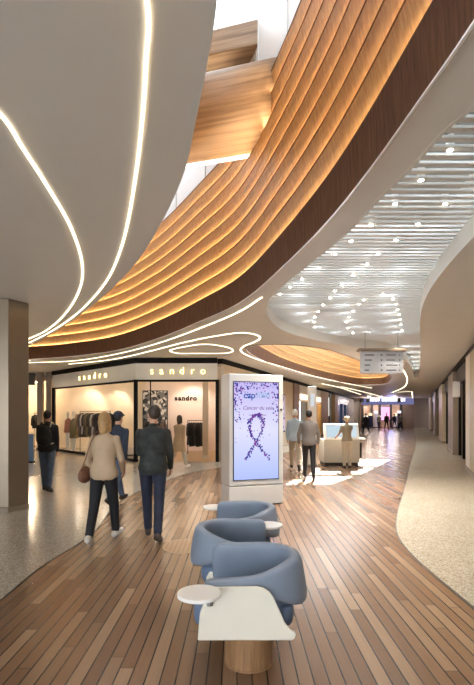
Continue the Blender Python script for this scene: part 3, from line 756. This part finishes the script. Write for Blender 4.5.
MB().box(-.55, .55, -.03, .0, .9, 2.6).build('display', emis('pink_screen', (255, 170, 220), 1.0), t); MB().box(-.6, .6, -.02, .02, .85, 2.65).build('frame', M['black'], t)
for i, px in enumerate((365, 369, 374, 377.5, 394, 397)):
    t = thing('display_stand', 'dark laden display stand in the far end shop', 'display stand', (E(px), yE-.5-.15*(i % 3), 0), 0, 'display stands in the far shop')
    MB().box(-.25, .25, -.2, .2, .1, 1.2+.3*(i % 3)).build('rack', CLOTH[['black', 'navy', 'white', 'rose', 'white', 'charcoal'][i]], t, bevel=.03); MB().box(-.3, .3, -.25, .25, ZB, .1).build('base', M['dark'], t)
    b_ = MB().box(-.2, .2, -.16, .16, 1.2+.3*(i % 3), 1.5+.3*(i % 3)).build('goods', emis('goods%d' % i, [(255, 240, 220), (255, 220, 180), (240, 230, 255)][i % 3], 1.0), t, bevel=.05)  # goods emit on their own, shop brightness put into their material
for px in (366, 378, 392): light('store_lamp', 'POINT', (E(px), yE-1.2, 3.2), 45, (1, .85, .75), size=.2)
light('store_lamp', 'POINT', (E(383), yE-3, 2.6), 60, (.4, .45, 1), size=.3)
t = thing('exit_sign', 'small yellow green lit sign on the grey end wall', 'sign', (E(406.5), yE+.3, 0))
MB().box(-.25, .25, -.06, 0, zE(409.2), zE(406.8)).build('lamp', emis('exit_glow', (240, 255, 90), 2.0), t); MB().box(-.3, .3, -.03, .03, zE(409.6), zE(406.4)).build('case', M['dark'], t)
struct(MB().box(E(402.5), E(414), yE-.02, yE+.33, 0, zE(404.5)).build('wall_end_grey', mat('end_grey', (128, 112, 98), .6)))

# ------------------------------------------------------------------ hanging direction sign
t = thing('direction_sign', 'grey hanging direction sign with rows of arrows below the louvre ceiling', 'sign', ((381.5-CX)/F*13, 13, 0))
zt, zb = HC+(CY-351.5)*13/F, HC+(CY-373.5)*13/F
MB().box(-.585, .585, -.03, .03, zb, zt).build('panel', mat('sign_grey', (206, 206, 208), .4, var=.02), t, bevel=.006)
MB().box(-.65, .65, -.16, .16, zt, zt+.07).build('canopy', M['stone_d'], t, bevel=.01)
for x in (-.45, .45): MB().tube([(x, 0, zt+.06), (x, 0, ZC+.3)], .012, 8).build('hanger', M['steel'], t)
MB().box(-.12, -.118, -.033, -.03, zb+.03, zt-.03).build('divider', M['steel'], t)
sgd = mat('sign_ink', (56, 52, 66), .5)
for r_ in range(4):
    z = zt-.1-.138*r_
    MB().box(-.47, -.47+(.26, .2, .15, .12)[r_], -.034, -.03, z-.014, z+.014).build('caption', sgd, t)
    MB().box(.12, .12+(.26, .24, .3, .27)[r_], -.034, -.03, z-.012, z+.012).build('caption', sgd, t)
    b = MB(); b.add([(-.03, -.034, z-.03), (.03, -.034, z), (-.03, -.034, z+.03), (-.03, -.03, z-.03), (.03, -.03, z), (-.03, -.03, z+.03)], [(0, 1, 2), (5, 4, 3), (0, 3, 4, 1), (1, 4, 5, 2), (2, 5, 3, 0)]); b.build('arrow', sgd, t)
    MB().box(.47, .5, -.034, -.03, z-.015, z+.015).build('pictogram', sgd, t)

# ------------------------------------------------------------------ advertising totem
TW, TH = 1.08, 2.44
t = thing('advertising_totem', 'tall white totem with a lilac awareness ribbon screen behind the chairs', 'totem', (-.145, 8.6, 0), math.atan2(.35, 1.015))
b = MB(); b.prism([(0, 0), (TW, 0), (TW, .5), (0, .5)], .38, TH); b.build('body', M['totem'], t, bevel=.025)
b = MB(); b.prism([(0, .004), (TW, .004), (TW, .496), (0, .496)], .02, .372); b.build('base_panel', M['totem'], t, bevel=.02)
b = MB(); b.prism([(.03, .03), (TW-.03, .03), (TW-.03, .47), (.03, .47)], .0, .385); b.build('plinth', M['dark'], t)
MB().box(.075, .985, -.012, .02, .48, 2.30).build('bezel', M['black'], t, bevel=.004)
def screenmat():
    m, nt, N, L, B = newmat('lilac_screen'); N.remove(B); tc = N.new('ShaderNodeTexCoord'); sp = N.new('ShaderNodeSeparateXYZ'); L.new(tc.outputs['Object'], sp.inputs[0])
    mr = N.new('ShaderNodeMapRange'); mr.inputs['From Min'].default_value = .5; mr.inputs['From Max'].default_value = 2.3; L.new(sp.outputs['Z'], mr.inputs['Value'])
    r = N.new('ShaderNodeValToRGB'); r.color_ramp.elements[0].color = lin((176, 192, 248))+(1,); r.color_ramp.elements[1].color = lin((196, 186, 240))+(1,)
    e = r.color_ramp.elements.new(.5); e.color = lin((222, 222, 250))+(1,)
    L.new(mr.outputs[0], r.inputs['Fac']); em = N.new('ShaderNodeEmission'); em.inputs['Strength'].default_value = .62; L.new(r.outputs[0], em.inputs['Color']); L.new(em.outputs[0], N['Material Output'].inputs['Surface']); return m
sc_ = MB().box(.09, .97, -.014, -.011, .495, 2.285).build('screen', screenmat(), t)
su = lambda px: (px-229)/54*TW
sz = lambda py: HC-(py-414)*8.75/F
rib = cat([Vector((su(a), 0, sz(c))) for a, c in ((245, 459), (249, 452), (255, 442), (261, 430), (262, 421), (259.5, 416), (255.5, 414.5), (251, 417), (248.5, 423), (249, 431), (254, 440), (261, 450), (267.5, 459))], 8)
pet = {k: MB() for k in range(3)}
def petal(mb, x, z, r):
    a = random.random()*6; n = 7; e = .5+.4*random.random()
    P = [(r*math.cos(2*PI*k/n), r*e*math.sin(2*PI*k/n)) for k in range(n)]
    mb.add([(x+p*math.cos(a)-q*math.sin(a), -.0155, z+p*math.sin(a)+q*math.cos(a)) for p, q in P], [tuple(range(n))])
for p in rib:
    for k in range(3): petal(pet[random.randrange(3)], p.x+random.gauss(0, .017), p.z+random.gauss(0, .017), .011+.011*random.random())
for k in range(190):
    u = random.random(); e = random.random()**2.2
    if random.random() < .5: x, z = .1+.86*u, 2.27-.28*e
    else: x, z = (.1+.14*e if u < .5 else .96-.14*e), 2.27-.75*random.random()
    petal(pet[random.randrange(3)], x, z, .01+.012*random.random())
for k in range(16): petal(pet[random.randrange(3)], .12+.82*random.random(), 1.1+.6*random.random(), .01)
sme = sc_.data; bmx = bmesh.new(); bmx.from_mesh(sme)
for k, c in enumerate(((86, 60, 160), (150, 70, 170), (60, 70, 170))):    # the printed petals belong to the screen's own mesh
    sme.materials.append(emis('petal%d' % k, c, .5))
    vs = [bmx.verts.new(p) for p in pet[k].v]
    for f in pet[k].f: bmx.faces.new([vs[q] for q in f]).material_index = k+1
bmx.to_mesh(sme); bmx.free()
ink = emis('cap_blue', (40, 96, 180), .55); ink2 = emis('cap_pale', (150, 190, 228), .6); ink3 = emis('script_violet', (130, 70, 150), .55)
textmesh('caption', 'cap', .17, ink, sc_, face_m(su(248.5), -.0155, sz(395.5), 0), .0005, bold=.003)
textmesh('caption', '3000', .15, ink2, sc_, face_m(su(261.5), -.0155, sz(395.5), 0), .0005)
textmesh('caption', 'Cancer du sein', .1, ink3, sc_, face_m(su(257), -.0155, sz(408), 0), .0005, shear=.35)
MB().box(su(248), su(265), -.0158, -.0145, sz(415.4), sz(414.8)).build('rule', ink3, sc_)
MB().lathe([(.02, 0), (.02, .012)], 12).build('sensor', M['black'], t, loc=(1.03, -.004, 1.78)).rotation_euler = (PI/2, 0, 0)

# ------------------------------------------------------------------ lounge chairs
def lounge(label, c, mir, table):
    t = thing('lounge_chair', label, 'armchair', (c[0], c[1], 0)); s = -1 if mir else 1
    path = [(-.27, .285), (-.12, .285), (.03, .285)]
    for k in range(1, 12): a = PI/2-PI*k/12; path.append((.03+.335*math.cos(a), .285*math.sin(a)))
    path += [(.03, -.285), (-.12, -.285), (-.285, -.285)]
    P = cat([Vector(p+(0,)) for p in path], 3); nn = normals(P); n = len(P); rings = []
    for i, (p, q) in enumerate(zip(P, nn)):
        u = i/(n-1)
        k = max(0, (u-.58)/.42); k = k*k*(3-2*k)
        top = .745+.015*math.sin(min(1, u/.6)*PI)-.10*k
        bot = .44+.17*k; th = .048*(1-.45*k)
        out = -q                                     # right-hand normal = outward
        r_ = []
        for j in range(16):
            a = 2*PI*j/16; cx_, cz = math.cos(a), math.sin(a)
            ox = math.copysign(abs(cx_)**.55, cx_)*th; oz = math.copysign(abs(cz)**.45, cz)*(top-bot)/2
            e = 0.72 if i in (0, n-1) else 1
            lean = .05*((oz/(top-bot))+.5)
            r_.append(((p.x+q.x*(ox*e-lean))*s, p.y+q.y*(ox*e-lean), (top+bot)/2+oz*(e*.5+.5)))
        rings.append(r_)
    MB().loft(rings).build('backrest', M['blue'], t, smooth=True, sub=1)['label'] = 'wraparound blue upholstered back and arms'
    b = MB(); rr = []
    for h, e in ((.325, .93), (.34, .985), (.37, 1), (.42, 1), (.45, .985), (.466, .93), (.47, .8)):
        rr.append([((math.copysign(abs(math.cos(2*PI*k/40))**.45, math.cos(2*PI*k/40))*.335*e-.035)*s, math.copysign(abs(math.sin(2*PI*k/40))**.45, math.sin(2*PI*k/40))*.262*e, h) for k in range(40)])
    b.loft(rr).build('seat', M['blue_d'], t, smooth=True)
    o = [(-.324, .30), (-.311, .4625), (-.268, .61), (-.25, .628)]; o += [(.04, .632), (.085, .624), (.12, .60), (.15, .56), (.18, .49), (.214, .412), (.245, .372), (.278, .352), (.285, .335), (.276, .31), (.255, .30)]
    def panel(y0, y1, pts):
        m = MB(); k = len(pts)
        m.add([(p[0]*s, y0, p[1]) for p in pts]+[(p[0]*s, y1, p[1]) for p in pts], [tuple(range(k)), tuple(range(k, 2*k))]+[(i, (i+1) % k, k+(i+1) % k, k+i) for i in range(k)]); return m
    panel(-.345, -.322, o).build('shell', M['shell'], t, bevel=.008)['label'] = 'cream side panel of the seat shell'
    o2 = [(p[0], min(p[1], .5)) for p in o]; o2 = [(-.324, .30), (-.311, .4625), (-.29, .5), (.17, .5), (.18, .49)]+o[9:]
    panel(.322, .345, o2).build('shell', M['shell'], t, bevel=.008)
    panel(-.335, .335, [(-.32, .302), (-.32, .325), (.262, .325), (.262, .302)]).build('seat_pan', M['shell'], t, bevel=.008)
    MB().lathe([(.172, .0), (.172, .012), (.165, .014), (.165, .302)], 48).build('pedestal', M['plinthwood'], t, smooth=False, bevel=.003)
    ty = -.45 if table == 'near' else .5
    tb = MB().lathe([(.122, .616), (.131, .621), (.131, .636), (.128, .640)], 64, (-.305*s, ty, 0)).build('side_table', M['wtop'], t); tb['label'] = 'small round white tablet table'
    ys = -.36 if table == 'near' else .36
    br = MB(); br.tube([(-.245*s, ys, .545), (-.245*s, ys, .60), (-.27*s, (ys+ty)/2, .612), (-.3*s, ty, .614)], .012, 8); br.box(-.262*s, -.228*s, ys-.006, ys+.018 if ys < 0 else ys-.018, .53, .58) if False else None
    br.build('bracket', M['steel'], tb, smooth=True)
    MB().lathe([(.02, 0), (.02, .05)], 12, (-.245*s, ys, .525)).build('clamp', M['steel'], tb)
    return t
lounge('nearest blue and cream lounge chair with its tablet table in front', (.08, 3.27), False, 'near')
lounge('middle blue lounge chair turned the other way between its two neighbours', (.0, 4.06), True, 'far')
lounge('farthest blue lounge chair right in front of the white totem', (.045, 4.95), False, 'far')

# floor grille
t = thing('floor_grille', 'pale rounded slatted grille let into the wooden floor by the walking man', 'floor grille', FP(185, 546)+(0,))
MB().lathe([(.30, .0005), (.30, .004)], 40).build('plate', mat('grille_oak', (176, 150, 120), .5), t)
t.scale = (.95, 1.15, 1)
for k in range(9):
    x = -.24+.06*k; L = math.sqrt(.27**2-x*x); MB().box(x-.008, x+.008, -L, L, .0035, .0055).build('slot', M['plinthwood'], t)

# ------------------------------------------------------------------ touch-screen kiosk and slim pillar
t = thing('information_kiosk', 'cream touch screen kiosk with a slanted white screen', 'kiosk', ((342-CX)/F*15.5, 15.55, 0))
kw = .59
MB().box(-kw, kw, -.02, .95, .1, .86).build('body', mat('kiosk_cream', (200, 192, 176), .45, var=.03), t, bevel=.02); MB().box(-kw+.04, kw-.04, .03, .9, ZB, .1).build('plinth', M['dark'], t)
Mx = Matrix.Translation((0, -.02, .86)) @ Matrix.Rotation(math.radians(-22), 4, 'X')
hd = MB().box(-kw+.03, kw, 0, .14, .0, .56, Mx).build('screen_housing', M['wtop'], t, bevel=.015)
MB().box(-kw+.11, .02, -.006, .004, .08, .49, Mx).build('screen', emis('pale_screen', (196, 216, 228), .6), hd); MB().box(.07, kw-.07, -.006, .004, .08, .49, Mx).build('screen', emis('pale_screen2', (206, 222, 230), .6), hd)
MB().box(kw-.02, kw+.1, .1, .85, .25, .75).build('side_shelf', M['dark'], t, bevel=.01)
MB().box(kw-.1, kw+.22, .1, .8, .86, .9).build('worktop', M['wtop'], t, bevel=.01)
t = thing('display_pillar', 'slim tall white display pillar behind the walking man in grey', 'pillar', ((312-CX)/F*15.5, 15.5, 0))
MB().box(-.135, .135, -.09, .09, .06, 2.6).build('casing', M['wtop'], t, bevel=.012); MB().box(-.16, .16, -.14, .14, ZB, .06).build('base', M['steel'], t)
MB().box(-.06, .06, -.094, -.088, 1.95, 2.35).build('screen', emis('pillar_screen', (226, 232, 238), .5), t)

# ------------------------------------------------------------------ people
SKIN = mat('skin', (206, 160, 132), .5, var=.05, scale=12); SKIN2 = mat('skin_tan', (178, 132, 104), .5, var=.05, scale=12)
HAIR = {k: mat('hair_'+k, c, .5, var=.25, scale=40, bump=.15) for k, c in dict(blonde=(178, 140, 92), brown=(62, 46, 36), dark=(34, 28, 26), white=(224, 220, 212), pale=(226, 204, 164), ginger=(120, 78, 50)).items()}
FAB = {k: mat('wear_'+k, c, .75, var=v, scale=sc, bump=.6) for k, (c, v, sc) in dict(
    jacket=((44, 47, 45), .6, 9), navy=((32, 38, 56), .2, 10), beige=((190, 164, 134), .06, 6), blackp=((26, 26, 30), .1, 8), dkblue=((46, 52, 68), .15, 8), jean=((82, 96, 118), .15, 12),
    tan=((180, 152, 116), .08, 6), sky=((176, 196, 210), .06, 6), khaki=((176, 164, 140), .06, 6), grey=((128, 122, 118), .08, 8), sand=((196, 186, 164), .06, 6), olive=((158, 148, 126), .06, 6),
    shoe_d=((58, 48, 44), .1, 10), shoe_w=((222, 212, 200), .05, 10), shoe_b=((24, 24, 26), .1, 10), leather=((120, 80, 58), .15, 10), black=((24, 24, 26), .2, 8), cap=((40, 46, 64), .1, 8)).items()}
def evalmesh(mb, name, m, parent, vox, it=5):
    me = bpy.data.meshes.new('tmp'); me.from_pydata([tuple(p) for p in mb.v], [], mb.f)
    bm = bmesh.new(); bm.from_mesh(me); bmesh.ops.recalc_face_normals(bm, faces=bm.faces); bm.to_mesh(me); bm.free()
    o = bpy.data.objects.new('tmp', me); COL.objects.link(o)
    r = o.modifiers.new('r', 'REMESH'); r.mode = 'VOXEL'; r.voxel_size = vox; r.use_smooth_shade = True
    s_ = o.modifiers.new('s', 'SMOOTH'); s_.factor = .5; s_.iterations = it
    bpy.context.view_layer.update()
    out = bpy.data.meshes.new_from_object(o.evaluated_get(bpy.context.evaluated_depsgraph_get())); bpy.data.objects.remove(o); bpy.data.meshes.remove(me)
    out.name = name; out.materials.clear()
    return link(name, out, m, parent, True)
def person(label, loc, rz, H, legs, arms, top, trousers, shoes, hair, lean=4, head=(0, 0), female=False, hairstyle='short', skin=SKIN, vox=.012, coat=None, group=None, sleeves=1.0, cap=None, name='person'):
    t = thing(name, label, 'person', loc, rz, group); S = H/1.75
    sh = .158 if female else .178; hipw = .088
    TOR = ([(.84, .13, .10, 0), (.90, .168, .118, 0), (.97, .168, .118, 0), (1.06, .136, .098, 0), (1.14, .128, .094, 0), (1.26, .146, .108, .005), (1.34, .15, .1, .0), (1.39, .144, .084, -.005), (1.425, .108, .07, -.005), (1.45, .07, .058, -.005), (1.475, .055, .055, 0)] if female else
           [(.84, .13, .10, 0), (.90, .160, .115, 0), (.98, .160, .113, 0), (1.08, .148, .102, 0), (1.18, .156, .108, 0), (1.28, .168, .116, 0), (1.35, .174, .108, -.005), (1.40, .165, .09, -.008), (1.435, .125, .074, -.008), (1.46, .08, .062, -.005), (1.485, .056, .056, 0)])
    th = math.radians(lean)
    def up(p):                                      # lean the upper body about the hips
        x, y, z = p; z0 = .92; return Vector((x, y*math.cos(th)+(z-z0)*math.sin(th), z0+(z-z0)*math.cos(th)-y*math.sin(th)))
    def torso(mb, d, z0=0, z1=9):
        rr = [s_ for s_ in TOR if z0 <= s_[0] <= z1]
        mb.loft([[up(((rx+d)*math.cos(2*PI*k/20), (ry+d)*math.sin(2*PI*k/20)+yo, z)) for k in range(20)] for z, rx, ry, yo in rr])
    J = {}
    zmin = 9
    for i, s_ in enumerate((-1, 1)):
        a, k, fpitch = [math.radians(v) for v in legs[i]]
        h = Vector((s_*hipw, 0, .90)); kn = h+Vector((s_*.005, math.sin(a), -math.cos(a)))*.41; an = kn+Vector((-s_*.012, math.sin(a-k), -math.cos(a-k)))*.41
        d = Vector((s_*.12, math.cos(fpitch), math.sin(fpitch))).normalized(); upv = Vector((0, -math.sin(fpitch), math.cos(fpitch)))
        heel = an-d*.05-upv*.045; ball = an+d*.125-upv*.055; toe = an+d*.185-upv*.06
        J['leg', s_] = (h, kn, an, heel, ball, toe)
        zmin = min(zmin, heel.z-.032, ball.z-.03, toe.z-.024)
    dz = Vector((0, 0, -zmin))
    for i, s_ in enumerate((-1, 1)):
        f, ab, el, inn = [math.radians(v) for v in arms[i]]
        p = up((s_*sh, 0, 1.388)); a1 = Vector((s_*math.sin(ab), math.cos(ab)*math.sin(f), -math.cos(ab)*math.cos(f)))
        e = p+a1*.285; a2 = Vector((s_*math.sin(ab)*.5-s_*math.sin(inn), math.sin(f+el), -math.cos(f+el))).normalized(); wr = e+a2*.25
        J['arm', s_] = (p, e, wr, a2)
    def finish(mb):
        for i, p in enumerate(mb.v): mb.v[i] = tuple((Vector(p)+dz)*S)
        return mb
    hc = up((0, .0, 1.475)); hy, hp = math.radians(head[0]), math.radians(head[1])
    HM = Matrix.Rotation(hy, 3, 'Z') @ Matrix.Rotation(-hp, 3, 'X')
    hd = lambda x, y, z: hc+Vector((0, .012, .045))+HM @ Vector((x, y, z))
    # body: one continuous surface
    b = MB(); torso(b, 0)
    b.cap(up((0, -.005, 1.44)), hd(0, -.005, .05), .056, .052)
    b.ell(hd(0, -.006, .135), (.076, .094, .098), HM); b.ell(hd(0, .022, .075), (.058, .07, .07), HM)
    b.cap(hd(0, .088, .115), hd(0, .104, .085), .009, .014); b.ell(hd(0, .085, .048), (.024, .012, .008), HM); b.ell(hd(0, .074, .02), (.024, .02, .018), HM)
    b.ell(hd(0, .085, .128), (.05, .012, .008), HM)
    for s_ in (-1, 1): b.ell(hd(s_*.078, -.005, .1), (.012, .02, .032), HM)
    for s_ in (-1, 1):
        h, kn, an, heel, ball, toe = J['leg', s_]
        b.cap(h, kn, .082, .053); m_ = kn.lerp(an, .3)+Vector((0, -.012, 0)); b.cap(kn, m_, .05, .052); b.cap(m_, an, .052, .036)
        b.cap(heel, ball, .03, .03); b.cap(ball, toe, .028, .022); b.cap(an, ball, .036, .028)
        p, e, wr, a2 = J['arm', s_]
        b.cap(p, e, .048 if not female else .042, .036); b.cap(e, wr, .036, .025)
        side = Vector((0, 1, 0)) if abs(a2.y) < .75 else Vector((-s_, 0, .25)); side = (side-a2*side.dot(a2)).normalized(); nrm = a2.cross(side)
        if nrm.x*s_ > 0: nrm = -nrm                 # palm towards the body
        pal = wr+a2*.05
        for q in (-.022, 0, .022): b.cap(wr+side*q*.6, wr+a2*.085+side*q*1.1, .017, .0135)
        for q, L in ((.033, .068), (.011, .078), (-.011, .073), (-.032, .058)):
            r0 = wr+a2*.085+side*q; r1_ = r0+(a2*.9+nrm*.4).normalized()*L*.55; r2_ = r1_+(a2*.55+nrm*.8).normalized()*L*.5
            b.cap(r0, r1_, .0088, .008, 8); b.cap(r1_, r2_, .008, .0072, 8)
        b.cap(wr+a2*.03+side*.025, wr+a2*.065+side*.052+nrm*.015, .012, .0105, 8); b.cap(wr+a2*.065+side*.052+nrm*.015, wr+a2*.1+side*.056+nrm*.03, .0105, .009, 8)
    evalmesh(finish(b), 'body', skin, t, min(vox, .0095)*S if vox < .014 else vox, 3)
    # eyes
    for s_ in (-1, 1):
        e_ = MB(); e_.ell(hd(s_*.031, .079, .112), (.012, .009, .009), HM, 10, 8); finish(e_).build('eye', M['dark'], t, smooth=True)
    # trousers
    b = MB(); torso(b, .013, .83, 1.0)
    for s_ in (-1, 1):
        h, kn, an, *_ = J['leg', s_]; b.cap(h, kn, .098, .068); b.cap(kn, an.lerp(kn, .06), .068, .056)
    evalmesh(finish(b), 'trousers', FAB[trousers], t, vox)
    for s_ in (-1, 1):
        h, kn, an, heel, ball, toe = J['leg', s_]; b = MB()
        b.cap(heel, ball, .042, .043); b.cap(ball, toe, .041, .033); b.cap(an, heel, .045, .04); b.cap(an, ball, .042, .038)
        evalmesh(finish(b), 'shoe', FAB[shoes], t, min(vox, .01))
    # upper garment
    b = MB(); torso(b, .024, .85 if not coat else .9, 1.46)
    if coat:
        b.loft([[Vector((rx*math.cos(2*PI*k/20), ry*math.sin(2*PI*k/20)+up((0, 0, z)).y, z)) for k in range(20)] for z, rx, ry in ((coat, .25, .20), (.75, .22, .17), (.95, .19, .14), (1.08, .165, .13))])
    for s_ in (-1, 1):
        p, e, wr, a2 = J['arm', s_]; b.cap(p, e, .058, .049)
        if sleeves > .6: b.cap(e, wr.lerp(e, .06), .049, .038)
        elif sleeves < .5: pass
    if not coat: b.cap(up((-.085, 0, .93)), up((.085, 0, .93)), .112, .112); torso(b, .03, .84, 1.0)
    if sleeves < .5:
        b.v, b.f = [], []; torso(b, .02, .85, 1.46)
        for s_ in (-1, 1): p, e, wr, a2 = J['arm', s_]; b.cap(p, p.lerp(e, .62), .06, .056)
    b.cap(up((0, -.012, 1.43)), up((0, -.008, 1.47)), .068, .066)
    evalmesh(finish(b), 'jacket' if sleeves > .6 else 'shirt', FAB[top], t, vox)
    # hair
    b = MB(); b.ell(hd(0, -.018, .148), (.084, .096, .096), HM); b.ell(hd(0, -.034, .122), (.08, .073, .078), HM)
    if hairstyle in ('long', 'bob'):
        L = .17 if hairstyle == 'long' else .07
        b.cap(hd(0, -.045, .10), hd(0, -.055, -L+.05), .082, .06)
        for s_ in (-1, 1): b.cap(hd(s_*.066, -.012, .12), hd(s_*.07, -.01, -L+.06), .03, .026)
    if hairstyle == 'curly':
        for k in range(26):
            a = random.random()*2*PI; e = random.random()*1.3
            b.ell(hd(.09*math.cos(a)*math.cos(e), -.03+.1*math.sin(a)*math.cos(e)*.8, .13+.1*math.sin(e)), (.035, .035, .035))
    if hairstyle == 'bun': b.ell(hd(0, -.10, .2), (.045, .045, .045))
    evalmesh(finish(b), 'hair', HAIR[hair], t, min(vox, .01), 3)
    if cap:
        b = MB(); b.ell(hd(0, -.008, .172), (.09, .105, .082), HM); b.cap(hd(-.04, .08, .17), hd(.04, .08, .17), .03, .03); b.ell(hd(0, .12, .165), (.06, .06, .012), HM)
        evalmesh(finish(b), 'cap', FAB[cap], t, min(vox, .01), 3)
    return t, (lambda v: (up(v)+dz)*S), J, dz, S

WALK_L = [(24, 6, 8), (-20, 14, -32)]               # left foot forward
WALK_R = [(-20, 14, -32), (24, 6, 8)]
STAND = [(2, 2, 0), (-1, 2, 0)]
def gp(px, py): return FP(px, py)+(.0,)
def gl(px, py): return FP(px, py)+(.005,)
person('man in a dark camouflage jacket and navy trousers walking away', gp(153, 540), math.radians(3), 1.80, [(14, 4, 6), (-12, 8, -16)], [(20, 4, 55, 25), (8, 8, 26, 6)], 'jacket', 'navy', 'shoe_d', 'brown', head=(28, -4), vox=.0095)
wp = person('blonde woman in a beige top walking beside the man in the dark jacket', gp(104, 542.5), math.radians(-6), 1.71, [(-16, 10, -22), (18, 6, 8)], [(-8, 14, 22, 12), (12, 10, 30, 12)], 'beige', 'blackp', 'shoe_w', 'blonde', head=(-6, -2), female=True, hairstyle='bob', vox=.0095)
person('person in a dark cap and blue jacket behind the blonde woman', gl(117, 505), math.radians(-20), 1.74, WALK_L, [(14, 5, 20, 5), (-12, 5, 12, 5)], 'dkblue', 'jean', 'shoe_d', 'dark', cap='cap', vox=.013)
bp = person('person with a dark backpack and blue jeans walking away at the left', gl(47, 492), math.radians(6), 1.75, [(10, 3, 4), (-9, 6, -12)], [(10, 6, 24, 8), (-4, 7, 18, 6)], 'black', 'jean', 'shoe_d', 'dark', vox=.013)
person('person in a long tan coat walking into the store doorway', gl(179, 470), math.radians(-25), 1.66, WALK_R, [(16, 5, 24, 5), (-12, 5, 14, 5)], 'tan', 'sand', 'shoe_w', 'brown', female=True, hairstyle='bob', coat=.6, vox=.013)
person('white haired man in a pale blue shirt walking away past the totem', gp(295, 470.5), math.radians(-4), 1.84, WALK_L, [(8, 8, 15, 6), (-10, 6, 15, 6)], 'sky', 'khaki', 'shoe_d', 'white', vox=.014)
person('man in a grey jacket and black trousers walking in front of the white pillar', gp(309, 479), math.radians(-3), 1.77, [(16, 6, 6), (-14, 12, -26)], [(4, 18, 20, 14), (0, 16, 20, 12)], 'grey', 'blackp', 'shoe_b', 'dark', vox=.014)
person('fair curly haired woman in olive clothes touching the kiosk screen', gp(347, 468.2), math.radians(4), 1.62, STAND, [(28, 14, 42, 2), (62, 14, 32, -4)], 'olive', 'sand', 'shoe_d', 'pale', female=True, hairstyle='curly', head=(-10, -14), sleeves=.4, vox=.014)
for lab, px, y, H, rz, tp, tr, hr in (('dark silhouette of a person walking in the middle of the far mall', 386.5, 50, 1.8, 180, 'black', 'blackp', 'dark'), ('person in black standing near the slate blue shop front far away', 366, 42, 1.76, 20, 'black', 'blackp', 'dark'),
        ('far person in pale clothes left of the pink screen', 379, 52, 1.7, 160, 'sand', 'jean', 'brown'), ('far person in dark blue right of the pink screen', 394.5, 54, 1.72, 10, 'dkblue', 'jean', 'brown'), ('far person in grey beside the grey end wall', 400.5, 51, 1.74, 190, 'grey', 'blackp', 'dark')):
    person(lab, ((px-CX)/F*y, y, 0), math.radians(rz), H, WALK_L, [(14, 6, 18, 5), (-12, 6, 14, 5)], tp, tr, 'shoe_b', hr, vox=.022)
person('person in a dark jacket inside the cream shop behind the white pillar', (fp(15.5, .9).x, fp(15.5, .9).y, .004), math.radians(60), 1.7, STAND, [(12, 6, 40, 10), (10, 6, 30, 8)], 'leather', 'blackp', 'shoe_b', 'dark', vox=.02)

# things people carry
t0, upf, J, dz, S = bp
R0 = t0.rotation_euler.z
t = thing('backpack', 'dark backpack on the back of the person in blue jeans', 'backpack', t0.location, R0)
c = upf((0, -.225, 1.18)); b = MB(); b.ell(c, (.16, .095, .24)); b.ell(c+Vector((0, -.06, -.08)), (.13, .06, .12)); evalmesh(b, 'bag', FAB['black'], t, .012)
for s_ in (-1, 1):
    P = [upf(q) for q in ((s_*.1, -.17, 1.38), (s_*.11, -.06, 1.485), (s_*.12, .1, 1.42), (s_*.13, .15, 1.25), (s_*.15, .08, 1.08), (s_*.13, -.16, 1.02))]
    MB().tube(cat(P, 4), .018, 8).build('strap', FAB['sand'] if s_ > 0 else FAB['black'], t, smooth=True)
t0, upf, J, dz, S = wp
t = thing('handbag', 'brown shoulder bag at the left hip of the blonde woman', 'handbag', t0.location, t0.rotation_euler.z)
c = upf((-.235, -.08, .92)); b = MB(); b.ell(c, (.06, .15, .1)); b.ell(c+Vector((0, 0, -.03)), (.065, .16, .09)); evalmesh(b, 'bag', FAB['leather'], t, .01)
P = [c+Vector((.0, -.12, .05)), upf((-.2, -.13, 1.15)), upf((-.14, -.12, 1.36)), upf((-.1, -.02, 1.49)), upf((-.13, .1, 1.36)), upf((-.21, .1, 1.12)), c+Vector((0, .12, .05))]
MB().tube(cat(P, 4), .008, 8).build('strap', FAB['leather'], t, smooth=True)
